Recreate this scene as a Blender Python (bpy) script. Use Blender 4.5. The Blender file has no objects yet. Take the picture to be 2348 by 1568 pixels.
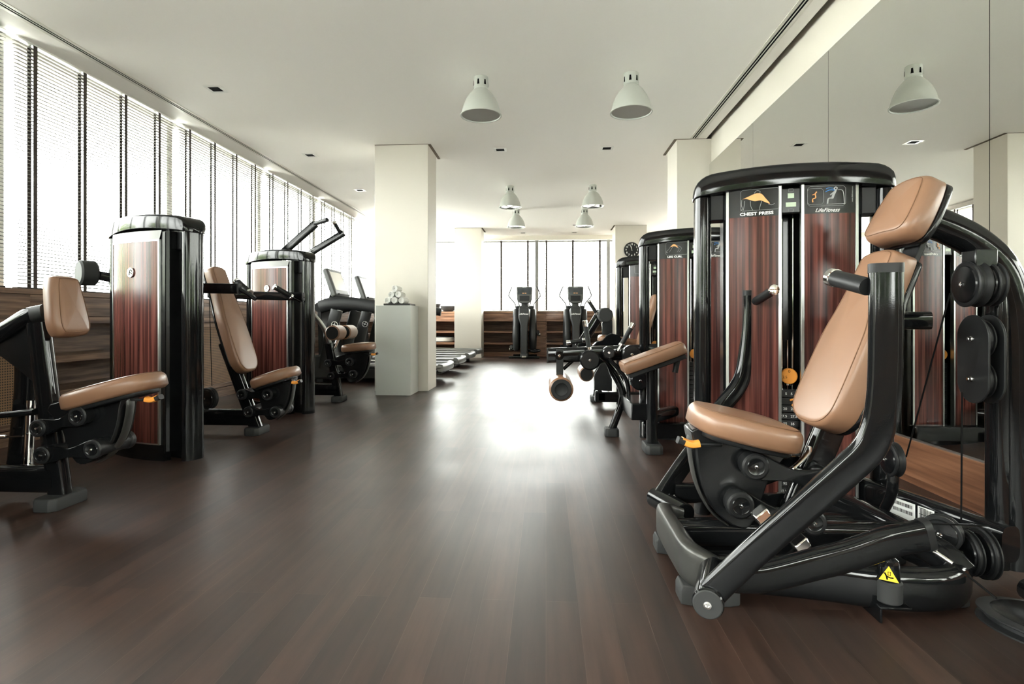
import bpy, bmesh, math, random
from mathutils import Vector, Matrix
random.seed(7)
V = Vector
# ------------------------------------------------------------------ camera
FPX, CXP, HYP, EYE = 1290.0, 1174.0, 735.0, 0.92
TH = math.atan(78.0 / FPX)
scn = bpy.context.scene
COL = scn.collection
cam_d = bpy.data.cameras.new('camera')
cam = bpy.data.objects.new('camera', cam_d)
COL.objects.link(cam)
cam.location = (0, 0, EYE)
cam.rotation_euler = (math.pi / 2, 0, TH)
cam_d.sensor_width = 36
cam_d.lens = 36 * FPX / 2348
cam_d.shift_y = -(784 - HYP) / 2348
cam_d.clip_start = .02
cam_d.clip_end = 200
scn.camera = cam
# ------------------------------------------------------------------ world, light, exposure
scn.view_settings.view_transform = 'Standard'
scn.view_settings.look = 'None'
scn.view_settings.gamma = 1
scn.view_settings.use_curve_mapping = False
scn.view_settings.exposure = 1.95
wd = bpy.data.worlds.new('daylight')
scn.world = wd
wd.use_nodes = True
bg = wd.node_tree.nodes['Background']
bg.inputs[0].default_value = (1.0, .995, .985, 1)
bg.inputs[1].default_value = 9.0
CEIL = 3.22
XL, XR, YB, YF = -4.36, 2.085, 15.3, -2.6      # glass line left, right wall, back glass, wall behind the camera

def portal(loc, rot, sx, sy):
    l = bpy.data.lights.new('window_daylight', 'AREA')
    l.shape = 'RECTANGLE'; l.size = sx; l.size_y = sy
    l.cycles.is_portal = True
    o = bpy.data.objects.new('window_daylight', l); COL.objects.link(o)
    o.location = loc; o.rotation_euler = rot
portal((XL - .12, 6.3, 2.2), (0, -math.pi / 2, 0), 2.1, 17.8)
portal((-1.15, YF - .14, 1.7), (math.pi / 2, 0, 0), 6.1, 1.3)
portal((0, YB + .12, 2.15), (-math.pi / 2, 0, 0), 8.4, 2.0)

# ------------------------------------------------------------------ materials
MATS = {}
def nodes_of(m):
    m.use_nodes = True
    nt = m.node_tree
    return nt, nt.nodes, nt.links, nt.nodes['Principled BSDF']
def mat(name, col, rough=.5, metal=0, coat=0, bump=None, noise=None, spec=.5, emit=None, coat_r=.03):
    m = bpy.data.materials.new(name); MATS[name] = m
    nt, N, L, b = nodes_of(m)
    b.inputs['Base Color'].default_value = (*col, 1)
    b.inputs['Roughness'].default_value = rough
    b.inputs['Metallic'].default_value = metal
    b.inputs['Coat Weight'].default_value = coat
    b.inputs['Coat Roughness'].default_value = coat_r
    b.inputs['Specular IOR Level'].default_value = spec
    if emit:
        b.inputs['Emission Color'].default_value = (*emit[0], 1)
        b.inputs['Emission Strength'].default_value = emit[1]
    tc = N.new('ShaderNodeTexCoord')
    if noise:      # (scale, amount): slow colour variation
        n = N.new('ShaderNodeTexNoise'); n.inputs['Scale'].default_value = noise[0]; n.inputs['Detail'].default_value = 5
        L.new(tc.outputs['Object'], n.inputs['Vector'])
        mx = N.new('ShaderNodeMix'); mx.data_type = 'RGBA'
        k = noise[1]
        mx.inputs['A'].default_value = (*[c * (1 - k) for c in col], 1)
        mx.inputs['B'].default_value = (*[min(1, c * (1 + k)) for c in col], 1)
        L.new(n.outputs['Fac'], mx.inputs['Factor']); L.new(mx.outputs['Result'], b.inputs['Base Color'])
    if bump:       # (scale, strength, distance)
        n2 = N.new('ShaderNodeTexNoise'); n2.inputs['Scale'].default_value = bump[0]; n2.inputs['Detail'].default_value = 3
        L.new(tc.outputs['Object'], n2.inputs['Vector'])
        bp = N.new('ShaderNodeBump'); bp.inputs['Strength'].default_value = bump[1]; bp.inputs['Distance'].default_value = bump[2]
        L.new(n2.outputs['Fac'], bp.inputs['Height']); L.new(bp.outputs['Normal'], b.inputs['Normal'])
    return m
mat('gloss_black', (.006, .0065, .007), .07, 0, 0, bump=(420, .05, .0006), spec=.30)
mat('shroud_black', (.006, .0065, .007), .2, 0, 0, spec=.4)
mat('matte_black', (.010, .0105, .011), .45, spec=.3, bump=(900, .15, .0004))
mat('rubber', (.032, .033, .033), .6, spec=.3, bump=(600, .12, .0004))
mat('satin_grey', (.07, .07, .065), .36, .6)
mat('weight_black', (.012, .012, .013), .4)
mat('leather', (.235, .125, .072), .38, bump=(330, .16, .0008), noise=(6, .06), coat=.15, coat_r=.3)
mat('thread', (.16, .08, .04), .7)
mat('chrome', (.78, .78, .76), .10, 1)
mat('aluminium', (.42, .43, .42), .30, 1)
mat('orange', (.85, .33, .05), .35)
mat('white_print', (.85, .86, .83), .5)
mat('grey_print', (.35, .36, .36), .5)
mat('blue_print', (.05, .28, .75), .5)
mat('orange_print', (.80, .36, .13), .5)
mat('lcd', (.42, .52, .38), .3)
mat('yellow_print', (.95, .62, .04), .5)
mat('placard_black', (.012, .0125, .0125), .22, spec=.35)
mat('wall_paint', (.74, .70, .62), .7, bump=(90, .03, .001))
mat('ceiling_paint', (.92, .90, .86), .8, bump=(90, .02, .001))
mat('column_paint', (.62, .585, .52), .6)
mat('pedestal_paint', (.50, .52, .49), .35)
mat('shadow_gap', (.13, .10, .07), .8)  # dark brown that carries the shade of the ceiling gaps
mat('slot_black', (.006, .006, .006), .8, spec=.05)
mat('slot_rail', (.70, .68, .62), .5)
mat('frame_white', (.78, .78, .74), .35)
mat('frame_grey', (.30, .30, .28), .4)
mat('tape_brown', (.045, .034, .026), .8, bump=(800, .3, .0005))
mat('lamp_enamel', (.50, .52, .48), .32, 0, .3)
mat('lamp_inside', (.75, .74, .70), .4)
mat('lamp_lens', (.36, .35, .33), .15, spec=.6)
mat('towel', (.86, .86, .83), .95, bump=(500, .6, .002))
mat('tray', (.012, .012, .012), .3)
mat('stone_bowl', (.035, .035, .034), .55, noise=(14, .4), bump=(60, .3, .002))
mat('bosu_white', (.75, .76, .72), .45)
mat('screen_dark', (.03, .035, .04), .12, noise=(9, .8))
mat('screen_pale', (.62, .60, .54), .25)
mat('console_grey', (.055, .057, .054), .45)
mat('shroud_grey', (.020, .021, .021), .40, spec=.4, bump=(500, .1, .0005))
mat('deck_silver', (.17, .175, .165), .32, .4)
mat('belt', (.02, .02, .02), .7)
mat('bulb_glow', (.95, .93, .88), .5, emit=((1, .97, .90), 2.2))
mat('ground', (.84, .84, .80), .9, noise=(.6, .05))
mat('facade', (.80, .79, .74), .8)
mat('bark', (.14, .10, .07), .9)

def mat_glass():
    m = bpy.data.materials.new('window_glass'); MATS['window_glass'] = m
    m.use_nodes = True; nt = m.node_tree; N = nt.nodes; L = nt.links
    N.remove(N['Principled BSDF'])
    tr = N.new('ShaderNodeBsdfTransparent'); tr.inputs[0].default_value = (.95, .97, .95, 1)
    gl = N.new('ShaderNodeBsdfGlossy'); gl.inputs['Roughness'].default_value = .01
    lw = N.new('ShaderNodeLayerWeight'); lw.inputs[0].default_value = .5
    pw = N.new('ShaderNodeMath'); pw.operation = 'POWER'; pw.inputs[1].default_value = 4.5
    fr = N.new('ShaderNodeMath'); fr.operation = 'MULTIPLY_ADD'; fr.inputs[1].default_value = .9; fr.inputs[2].default_value = .035
    L.new(lw.outputs['Facing'], pw.inputs[0]); L.new(pw.outputs[0], fr.inputs[0])
    mx = N.new('ShaderNodeMixShader')
    L.new(fr.outputs[0], mx.inputs[0]); L.new(tr.outputs[0], mx.inputs[1]); L.new(gl.outputs[0], mx.inputs[2])
    L.new(mx.outputs[0], N['Material Output'].inputs[0])
mat_glass()
def mat_mirror():
    m = bpy.data.materials.new('mirror'); MATS['mirror'] = m
    nt, N, L, b = nodes_of(m)
    b.inputs['Base Color'].default_value = (.80, .805, .77, 1); b.inputs['Metallic'].default_value = 1
    b.inputs['Roughness'].default_value = .0
mat_mirror()
def mat_slat():
    m = bpy.data.materials.new('slat'); MATS['slat'] = m
    m.use_nodes = True; nt = m.node_tree; N = nt.nodes; L = nt.links
    N.remove(N['Principled BSDF'])
    d = N.new('ShaderNodeBsdfDiffuse'); d.inputs[0].default_value = (.085, .078, .070, 1)
    t = N.new('ShaderNodeBsdfTranslucent'); t.inputs[0].default_value = (.80, .80, .75, 1)
    mx = N.new('ShaderNodeMixShader'); mx.inputs[0].default_value = .04
    L.new(d.outputs[0], mx.inputs[1]); L.new(t.outputs[0], mx.inputs[2])
    L.new(mx.outputs[0], N['Material Output'].inputs[0])
mat_slat()
def streak(name, c0, c1, c2, scl, rough, coat, wave=18):
    """straight grained timber or laminate; grain runs along the axis with the small scale"""
    m = bpy.data.materials.new(name); MATS[name] = m
    nt, N, L, b = nodes_of(m)
    tc = N.new('ShaderNodeTexCoord')
    mp = N.new('ShaderNodeMapping'); mp.inputs['Scale'].default_value = scl
    L.new(tc.outputs['Object'], mp.inputs['Vector'])
    n = N.new('ShaderNodeTexNoise'); n.inputs['Scale'].default_value = 1.0; n.inputs['Detail'].default_value = 4; n.inputs['Roughness'].default_value = .55
    L.new(mp.outputs[0], n.inputs['Vector'])
    cr = N.new('ShaderNodeValToRGB')
    e = cr.color_ramp.elements
    e[0].position = .34; e[0].color = (*c0, 1); e[1].position = .66; e[1].color = (*c2, 1)
    x = e.new(.5); x.color = (*c1, 1)
    L.new(n.outputs['Fac'], cr.inputs[0]); L.new(cr.outputs[0], b.inputs['Base Color'])
    b.inputs['Roughness'].default_value = rough
    b.inputs['Coat Weight'].default_value = coat
    b.inputs['Coat Roughness'].default_value = .06
    b.inputs['Specular IOR Level'].default_value = .28
    bp = N.new('ShaderNodeBump'); bp.inputs['Strength'].default_value = .08; bp.inputs['Distance'].default_value = .001
    L.new(n.outputs['Fac'], bp.inputs['Height']); L.new(bp.outputs['Normal'], b.inputs['Normal'])
streak('laminate', (.022, .008, .008), (.075, .023, .019), (.17, .058, .045), (55, 55, .9), .20, 0)
streak('cabinet_wood_y', (.09, .052, .034), (.18, .108, .07), (.28, .175, .115), (22, 1.6, 34), .45, .1)
streak('cabinet_wood_x', (.11, .055, .032), (.22, .115, .07), (.34, .19, .115), (1.6, 22, 34), .45, .1)
streak('skirt_wood', (.10, .042, .022), (.17, .074, .038), (.24, .112, .06), (18, 1.2, 26), .35, .3)
def mat_cane():
    m = bpy.data.materials.new('cane'); MATS['cane'] = m
    nt, N, L, b = nodes_of(m)
    tc = N.new('ShaderNodeTexCoord'); sp = N.new('ShaderNodeSeparateXYZ'); L.new(tc.outputs['Object'], sp.inputs[0])
    outs = []
    for ax in ('Y', 'Z'):
        mu = N.new('ShaderNodeMath'); mu.operation = 'MULTIPLY'; mu.inputs[1].default_value = 2 * math.pi / .019
        L.new(sp.outputs[ax], mu.inputs[0])
        s = N.new('ShaderNodeMath'); s.operation = 'COSINE'; L.new(mu.outputs[0], s.inputs[0]); outs.append(s)
    a = N.new('ShaderNodeMath'); a.operation = 'ADD'; L.new(outs[0].outputs[0], a.inputs[0]); L.new(outs[1].outputs[0], a.inputs[1])
    cr = N.new('ShaderNodeValToRGB'); e = cr.color_ramp.elements
    e[0].position = .62; e[0].color = (.24, .13, .06, 1); e[1].position = .70; e[1].color = (.012, .008, .005, 1)
    mr = N.new('ShaderNodeMapRange'); mr.inputs['From Min'].default_value = -2; mr.inputs['From Max'].default_value = 2
    L.new(a.outputs[0], mr.inputs[0]); L.new(mr.outputs[0], cr.inputs[0]); L.new(cr.outputs[0], b.inputs['Base Color'])
    b.inputs['Roughness'].default_value = .6
mat_cane()
def mat_floor():
    m = bpy.data.materials.new('floor_planks'); MATS['floor_planks'] = m
    nt, N, L, b = nodes_of(m)
    tc = N.new('ShaderNodeTexCoord')
    mp = N.new('ShaderNodeMapping'); mp.inputs['Rotation'].default_value = (0, 0, math.pi / 2)
    L.new(tc.outputs['Object'], mp.inputs['Vector'])
    br = N.new('ShaderNodeTexBrick')
    br.inputs['Scale'].default_value = 1; br.inputs['Brick Width'].default_value = 1.35; br.inputs['Row Height'].default_value = .105
    br.inputs['Mortar Size'].default_value = .0009; br.inputs['Mortar Smooth'].default_value = .2; br.inputs['Bias'].default_value = -.1
    br.offset = .37
    br.inputs['Color1'].default_value = (.022, .0125, .0095, 1); br.inputs['Color2'].default_value = (.047, .026, .019, 1)
    br.inputs['Mortar'].default_value = (.060, .038, .028, 1)
    L.new(mp.outputs[0], br.inputs['Vector'])
    mp2 = N.new('ShaderNodeMapping'); mp2.inputs['Scale'].default_value = (16, 1.1, 16)
    L.new(tc.outputs['Object'], mp2.inputs['Vector'])
    n = N.new('ShaderNodeTexNoise'); n.inputs['Scale'].default_value = 1.6; n.inputs['Detail'].default_value = 7; n.inputs['Roughness'].default_value = .6
    L.new(mp2.outputs[0], n.inputs['Vector'])
    mx = N.new('ShaderNodeMix'); mx.data_type = 'RGBA'; mx.blend_type = 'MULTIPLY'; mx.inputs['Factor'].default_value = 1
    cr = N.new('ShaderNodeValToRGB'); e = cr.color_ramp.elements
    e[0].position = .3; e[0].color = (.55, .52, .50, 1); e[1].position = .72; e[1].color = (1.5, 1.4, 1.35, 1)
    L.new(n.outputs['Fac'], cr.inputs[0]); L.new(br.outputs['Color'], mx.inputs['A']); L.new(cr.outputs[0], mx.inputs['B'])
    L.new(mx.outputs['Result'], b.inputs['Base Color'])
    n3 = N.new('ShaderNodeTexNoise'); n3.inputs['Scale'].default_value = 1.3; n3.inputs['Detail'].default_value = 3
    L.new(tc.outputs['Object'], n3.inputs['Vector'])
    mr = N.new('ShaderNodeMapRange'); mr.inputs['To Min'].default_value = .34; mr.inputs['To Max'].default_value = .50
    L.new(n3.outputs['Fac'], mr.inputs[0]); L.new(mr.outputs[0], b.inputs['Roughness'])
    b.inputs['Specular IOR Level'].default_value = .6
    bp = N.new('ShaderNodeBump'); bp.inputs['Strength'].default_value = .25; bp.inputs['Distance'].default_value = .0008
    L.new(br.outputs['Fac'], bp.inputs['Height']); bp.invert = True
    bp2 = N.new('ShaderNodeBump'); bp2.inputs['Strength'].default_value = .10; bp2.inputs['Distance'].default_value = .0015
    L.new(n.outputs['Fac'], bp2.inputs['Height']); L.new(bp.outputs['Normal'], bp2.inputs['Normal'])
    L.new(bp2.outputs['Normal'], b.inputs['Normal'])
mat_floor()
def mat_leaf(name, c):
    m = bpy.data.materials.new(name); MATS[name] = m
    m.use_nodes = True; nt = m.node_tree; N = nt.nodes; L = nt.links
    N.remove(N['Principled BSDF'])
    d = N.new('ShaderNodeBsdfDiffuse'); d.inputs[0].default_value = (*c, 1)
    t = N.new('ShaderNodeBsdfTranslucent'); t.inputs[0].default_value = (*[x * 1.2 for x in c], 1)
    mx = N.new('ShaderNodeMixShader'); mx.inputs[0].default_value = .4
    L.new(d.outputs[0], mx.inputs[1]); L.new(t.outputs[0], mx.inputs[2]); L.new(mx.outputs[0], N['Material Output'].inputs[0])
mat_leaf('foliage', (.34, .42, .22))
mat_leaf('foliage_dark', (.10, .145, .06))

# ------------------------------------------------------------------ helpers
_c, _s = math.cos(TH), math.sin(TH)
def at(px, py, X=None, Y=None, Z=None, P=None):
    """point of the place that a spot of the photograph shows, on a plane of known X, Y, Z or a vertical plane P=(x, y, deg)"""
    a = (px - CXP) / FPX
    d = (a * _c - _s, a * _s + _c, -(py - HYP) / FPX)
    if X is not None: t = X / d[0]
    elif Y is not None: t = Y / d[1]
    elif Z is not None: t = (Z - EYE) / d[2]
    else:
        r = math.radians(P[2]); n = (-math.sin(r), math.cos(r))
        t = (P[0] * n[0] + P[1] * n[1]) / (d[0] * n[0] + d[1] * n[1])
    return V((d[0] * t, d[1] * t, EYE + d[2] * t))
def smooth_path(p, k=6, closed=False):
    p = [V(q) for q in p]; n = len(p); out = []
    rng = range(n if closed else n - 1)
    for i in rng:
        g = (lambda j: p[j % n]) if closed else (lambda j: p[max(0, min(n - 1, j))])
        a, b, c, d = g(i - 1), g(i), g(i + 1), g(i + 2)
        for s in range(k):
            t = s / k
            out.append(.5 * ((2 * b) + (c - a) * t + (2 * a - 5 * b + 4 * c - d) * t * t + (3 * b - a - 3 * c + d) * t ** 3))
    if not closed: out.append(p[-1])
    return out
class MB:
    def __init__(s): s.v = []; s.f = []
    def add(s, vs, fs):
        o = len(s.v); s.v += [V(q) for q in vs]; s.f += [[i + o for i in f] for f in fs]; return s
    def box(s, x0, x1, y0, y1, z0, z1):
        vs = [(x, y, z) for z in (z0, z1) for y in (y0, y1) for x in (x0, x1)]
        return s.add(vs, [(0, 2, 3, 1), (4, 5, 7, 6), (0, 1, 5, 4), (2, 6, 7, 3), (0, 4, 6, 2), (1, 3, 7, 5)])
    def obox(s, o, ex, ey, ez, a, b, c):
        """box centred on o with half sizes a, b, c along ex, ey, ez"""
        o, ex, ey, ez = V(o), V(ex).normalized(), V(ey).normalized(), V(ez).normalized()
        vs = [o + ex * x + ey * y + ez * z for z in (-c, c) for y in (-b, b) for x in (-a, a)]
        return s.add(vs, [(0, 2, 3, 1), (4, 5, 7, 6), (0, 1, 5, 4), (2, 6, 7, 3), (0, 4, 6, 2), (1, 3, 7, 5)])
    def loft(s, rings, cap=True, closed=False):
        n = len(rings[0]); vs = [q for r in rings for q in r]; fs = []
        m = len(rings)
        for i in range(m if closed else m - 1):
            for j in range(n):
                a, b = i * n + j, i * n + (j + 1) % n
                c, d = ((i + 1) % m) * n + (j + 1) % n, ((i + 1) % m) * n + j
                fs.append((a, b, c, d))
        if cap and not closed:
            fs.append(tuple(range(n - 1, -1, -1))); fs.append(tuple((m - 1) * n + j for j in range(n)))
        return s.add(vs, fs)
    def tube(s, pts, rs, ru=None, side=(0, 1, 0), n=14, sm=0, e=1.0, closed=False):
        """sweep an oval: half size rs along side, ru across; e below 1 squares the section"""
        if sm: pts = smooth_path(pts, sm, closed)
        pts = [V(p) for p in pts]; ru = rs if ru is None else ru; rings = []; m = len(pts)
        for i, p in enumerate(pts):
            if closed: t = pts[(i + 1) % m] - pts[i - 1]
            else: t = pts[min(m - 1, i + 1)] - pts[max(0, i - 1)]
            t.normalize(); sd = V(side)
            if abs(t.dot(sd.normalized())) > .97: sd = V((0, 0, 1)) if abs(t.z) < .9 else V((1, 0, 0))
            u = t.cross(sd).normalized(); w = u.cross(t).normalized()
            ring = []
            for j in range(n):
                a = 2 * math.pi * j / n; ca, sa = math.cos(a), math.sin(a)
                x = math.copysign(abs(ca) ** e, ca); y = math.copysign(abs(sa) ** e, sa)
                ring.append(p + w * (x * rs) + u * (y * ru))
            rings.append(ring)
        return s.loft(rings, True, closed)
    def lathe(s, prof, o, axis=(0, 0, 1), n=24):
        """prof: (radius, height along axis)"""
        o, ax = V(o), V(axis).normalized()
        a = ax.orthogonal().normalized(); b = ax.cross(a)
        rings = [[o + ax * h + (a * math.cos(2 * math.pi * j / n) + b * math.sin(2 * math.pi * j / n)) * max(r, 1e-4) for j in range(n)] for r, h in prof]
        return s.loft(rings)
    def cyl(s, o, axis, r, h0, h1, bev=.004, n=24):
        return s.lathe([(r - bev, h0), (r, h0 + bev), (r, h1 - bev), (r - bev, h1)], o, axis, n)
    def prism(s, poly, y0, y1, ax='y'):
        """extrude a 2D outline; ax y: outline is (x, z); z: (x, y); x: (y, z)"""
        f = {'y': lambda a, b, c: (a, c, b), 'z': lambda a, b, c: (a, b, c), 'x': lambda a, b, c: (c, a, b)}[ax]
        n = len(poly)
        vs = [f(a, b, y0) for a, b in poly] + [f(a, b, y1) for a, b in poly]
        fs = [tuple(range(n)), tuple(range(2 * n - 1, n - 1, -1))] + [(i, i + n, (i + 1) % n + n, (i + 1) % n) for i in range(n)]
        return s.add(vs, fs)
    def cushion(s, poly, t, r, o, eu, ev, en, bulge=.012, sm=5):
        """upholstered pad: outline (u, v), thickness t along en from the back plane through o"""
        P = smooth_path([(a, b, 0) for a, b in poly], sm, True); n = len(P)
        area = sum(P[i].x * P[(i + 1) % n].y - P[(i + 1) % n].x * P[i].y for i in range(n))
        if area < 0: P.reverse()
        nor = []
        for i in range(n):
            d = (P[(i + 1) % n] - P[i - 1]).normalized(); nor.append(V((-d.y, d.x, 0)))
        c = sum(P, V((0, 0, 0))) / n
        o, eu, ev, en = V(o), V(eu).normalized(), V(ev).normalized(), V(en).normalized()
        w = lambda q, h: o + eu * q.x + ev * q.y + en * h
        rings = [[w(P[i] + nor[i] * r * .5, 0) for i in range(n)], [w(P[i], r * .35) for i in range(n)]]
        seam = None
        for k in range(7):
            a = math.pi / 2 * k / 6
            rings.append([w(P[i] + nor[i] * r * (1 - math.cos(a)), t - r + r * math.sin(a)) for i in range(n)])
            if k == 4: seam = [w(P[i] + nor[i] * (r * (1 - math.cos(a)) - .0006), t - r + r * math.sin(a) + .0009) for i in range(n)]
        top = [P[i] + nor[i] * r for i in range(n)]
        for q in (.88, .7, .45, .2, .02):
            rings.append([w(c + (p - c) * q, t + bulge * (1 - q * q)) for p in top])
        s.loft(rings)
        return seam
def link(name, me, m, parent=None, smooth=True, bevel=0, ang=35):
    o = bpy.data.objects.new(name, me); COL.objects.link(o)
    if m: me.materials.append(MATS[m])
    if smooth:
        me.polygons.foreach_set('use_smooth', [True] * len(me.polygons))
        me.set_sharp_from_angle(angle=math.radians(ang))
    if bevel:
        b = o.modifiers.new('bevel', 'BEVEL'); b.width = bevel; b.segments = 2; b.limit_method = 'ANGLE'; b.angle_limit = math.radians(40)
    if parent: o.parent = parent
    return o
def build(mb, name, m, parent=None, bevel=0, smooth=True, ang=35, org=None):
    """link the collected shapes as one mesh; org = world origin of the top-level thing the part belongs to"""
    r = parent
    while r is not None and r.parent is not None: r = r.parent
    off = V(r.location) if r is not None else V((0, 0, 0))
    if org is not None: off = V(org)
    me = bpy.data.meshes.new(name)
    me.from_pydata([tuple(q - off) for q in mb.v], [], mb.f)
    bm = bmesh.new(); bm.from_mesh(me); bmesh.ops.recalc_face_normals(bm, faces=bm.faces); bm.to_mesh(me); bm.free()
    o = link(name, me, m, parent, smooth, bevel, ang)
    if parent is None and org is not None: o.location = off
    return o
def thing(name, label, cat, loc=(0, 0, 0), group=None):
    o = bpy.data.objects.new(name, None); COL.objects.link(o); o.location = loc
    o.empty_display_size = .1; o['label'] = label; o['category'] = cat
    if group: o['group'] = group
    return o
def tag(o, label, cat, group=None):
    o['label'] = label; o['category'] = cat
    if group: o['group'] = group
    return o
def struct(o):
    o['kind'] = 'structure'; return o
def dup(root, loc, label=None):
    r = root.copy(); COL.objects.link(r); r.location = loc
    if label: r['label'] = label
    for ch in root.children:
        c = ch.copy(); COL.objects.link(c); c.parent = r
        for g in ch.children:
            d = g.copy(); COL.objects.link(d); d.parent = c
    return r
def text(body, size, o, ex, ey, m, parent, name, shear=0, bold=0, align='CENTER', sx=1.0):
    cu = bpy.data.curves.new('t', 'FONT'); cu.body = body; cu.size = size; cu.align_x = align; cu.shear = shear; cu.offset = bold
    cu.resolution_u = 3
    ob = bpy.data.objects.new('t', cu); COL.objects.link(ob)
    dg = bpy.context.evaluated_depsgraph_get(); me0 = bpy.data.meshes.new_from_object(ob.evaluated_get(dg))
    o, ex, ey = V(o), V(ex).normalized(), V(ey).normalized()
    mb = MB(); mb.add([o + ex * (q.co.x * sx) + ey * q.co.y for q in me0.vertices], [tuple(p.vertices) for p in me0.polygons])
    bpy.data.objects.remove(ob); bpy.data.meshes.remove(me0)
    if parent is None: return mb
    return build(mb, name, m, parent, smooth=False)
# ================================================================== the room
WL = -4.44      # inner face of the left wall line (window plane)
XE = 4.2        # the back of the room widens beyond the mirror wall
GAPX = 1.93
struct(build(MB().box(-4.75, XE + .3, YF - .2, 15.6, -.12, 0), 'floor', 'floor_planks'))
cl = MB().box(-4.75, GAPX + .09, YF - .2, 15.6, CEIL, CEIL + .15)
cl.box(GAPX + .09, XE + .3, 7.8, 15.6, CEIL, CEIL + .15).box(GAPX + .09, XR + .2, YF - .2, 7.8, CEIL + .07, CEIL + .15)
struct(build(cl, 'ceiling', 'ceiling_paint'))
struct(build(MB().box(GAPX + .09, GAPX + .095, YF, 7.25, CEIL, CEIL + .07).box(GAPX + .09, XR, YF, 7.25, CEIL + .065, CEIL + .07), 'trim_1', 'shadow_gap'))
struct(build(MB().box(XR, XR + .2, YF - .2, 7.8, 0, CEIL + .1).box(XR, XE + .3, 7.62, 7.8, 0, CEIL), 'wall_right', 'wall_paint'))
struct(build(MB().box(XE, XE + .3, 7.8, 15.6, 0, CEIL), 'wall_far_right', 'wall_paint'))
struct(build(MB().box(-4.75, XR + .2, YF - .2, YF, 0, 1.05).box(-4.75, XR + .2, YF - .2, YF, 2.35, CEIL).box(-4.75, -4.2, YF - .2, YF, 1.05, 2.35).box(1.9, XR + .2, YF - .2, YF, 1.05, 2.35), 'wall_front', 'cabinet_wood_x'))
for i in range(3):
    x0 = -4.2 + i * 2.0333; x1 = x0 + 2.0333
    f = MB().box(x0, x0 + .045, YF - .12, YF - .04, 1.05, 2.35).box(x1 - .045, x1, YF - .12, YF - .04, 1.05, 2.35).box(x0, x1, YF - .118, YF - .042, 1.05, 1.10).box(x0, x1, YF - .118, YF - .042, 2.30, 2.35)
    o = struct(build(f, 'window_%d' % (13 + i), 'frame_white', bevel=.003))
    build(MB().box(x0 + .045, x1 - .045, YF - .085, YF - .077, 1.10, 2.30), 'glass_pane', 'window_glass', o)
struct(build(MB().box(-4.75, -4.34, YF, 15.6, 0, 1.10).box(-4.75, -4.34, 14.62, 15.6, 1.1, CEIL).box(-4.75, -4.34, YF, -1.95, 1.1, CEIL), 'wall_left', 'wall_paint'))
struct(build(MB().box(-4.4, XE, YB - .04, 15.6, 0, 1.12).box(-4.4, XE, YB - .08, 15.6, 3.10, CEIL), 'wall_back', 'wall_paint'))
# pillars; flat dark strips put the shade of their ceiling gaps into colour
def pillar(name, x0, x1, y0, y1):
    struct(build(MB().box(x0, x1, y0, y1, 0, CEIL), name, 'column_paint', bevel=.004))
pillar('column_1', -2.24, -1.535, 7.25, 7.80)
pillar('column_2', -2.27, -1.60, 13.86, 14.42)
pillar('column_3', 1.658, XR + .02, 7.25, 7.81)
pillar('column_4', 1.667, 2.42, 13.7, 14.3)
g = MB()
for x0, x1, y0, y1, dx in ((-2.24, -1.535, 7.25, 7.8, 1), (-2.27, -1.6, 13.86, 14.42, 1), (1.658, 2.1, 7.25, 7.81, -1), (1.667, 2.42, 13.7, 14.3, -1)):
    xe = x1 if dx > 0 else x0
    g.box(min(xe, xe + dx * .035), max(xe, xe + dx * .035), y0, y1 + .12, CEIL - .006, CEIL + .001)
    g.box(x0, x1, y0 - .006, y0, CEIL - .005, CEIL + .001)
struct(build(g, 'trim_2', 'shadow_gap'))
# mirror wall: five glass sheets above a timber skirting
seam_y = [-.27, 1.235, 2.74, 4.235, 5.73, 7.235]
seam_y = [-1.75] + seam_y
for i in range(len(seam_y) - 1):
    y0, y1 = seam_y[i] + .002, seam_y[i + 1] - .002
    o = build(MB().box(2.055, XR - .002, y0, y1, .262, 2.89), 'mirror_panel', 'mirror')
    tag(o, ['frameless wall mirror sheet closest to the wall behind the camera', 'frameless wall mirror sheet beside the camera',
            'frameless wall mirror sheet behind the chest press column', 'frameless wall mirror sheet reflecting the ceiling lamp bell',
            'frameless wall mirror sheet above the chest press weight tower', 'narrowest looking wall mirror sheet ending at the right pillar'][i], 'mirror', 'mirror sheets on the right wall')
struct(build(MB().box(2.062, XR - .001, -1.75, 7.235, .25, .262).box(2.066, XR - .001, -1.75, 7.235, 2.888, 2.902), 'trim_3', 'aluminium'))
struct(build(MB().box(2.06, XR, -1.75, 7.24, .0, .045).box(2.045, XR, -1.75, 7.24, .045, .25), 'baseboard_right', 'skirt_wood', bevel=.002))
# linear air slots in the ceiling
def slot(xs, name, label, y0, y1):
    r = thing(name, label, 'air diffuser', (xs, (y0 + y1) / 2, CEIL))
    build(MB().box(xs - .050, xs - .022, y0, y1, CEIL - .006, CEIL + .002).box(xs - .004, xs + .004, y0, y1, CEIL - .005, CEIL + .002).box(xs + .022, xs + .050, y0, y1, CEIL - .006, CEIL + .002), 'rail', 'slot_rail', r)
    for a, b in ((-.022, -.004), (.004, .022)):
        build(MB().box(xs + a, xs + b, y0, y1, CEIL - .002, CEIL + .001), 'slot', 'slot_black', r)
slot(-3.945, 'linear_diffuser', 'long double-slot linear air diffuser in the ceiling along the windows', -1.0, 15.1)
slot(1.86, 'linear_diffuser', 'double-slot linear air diffuser in the ceiling above the mirror wall', -1.0, 7.22)
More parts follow.
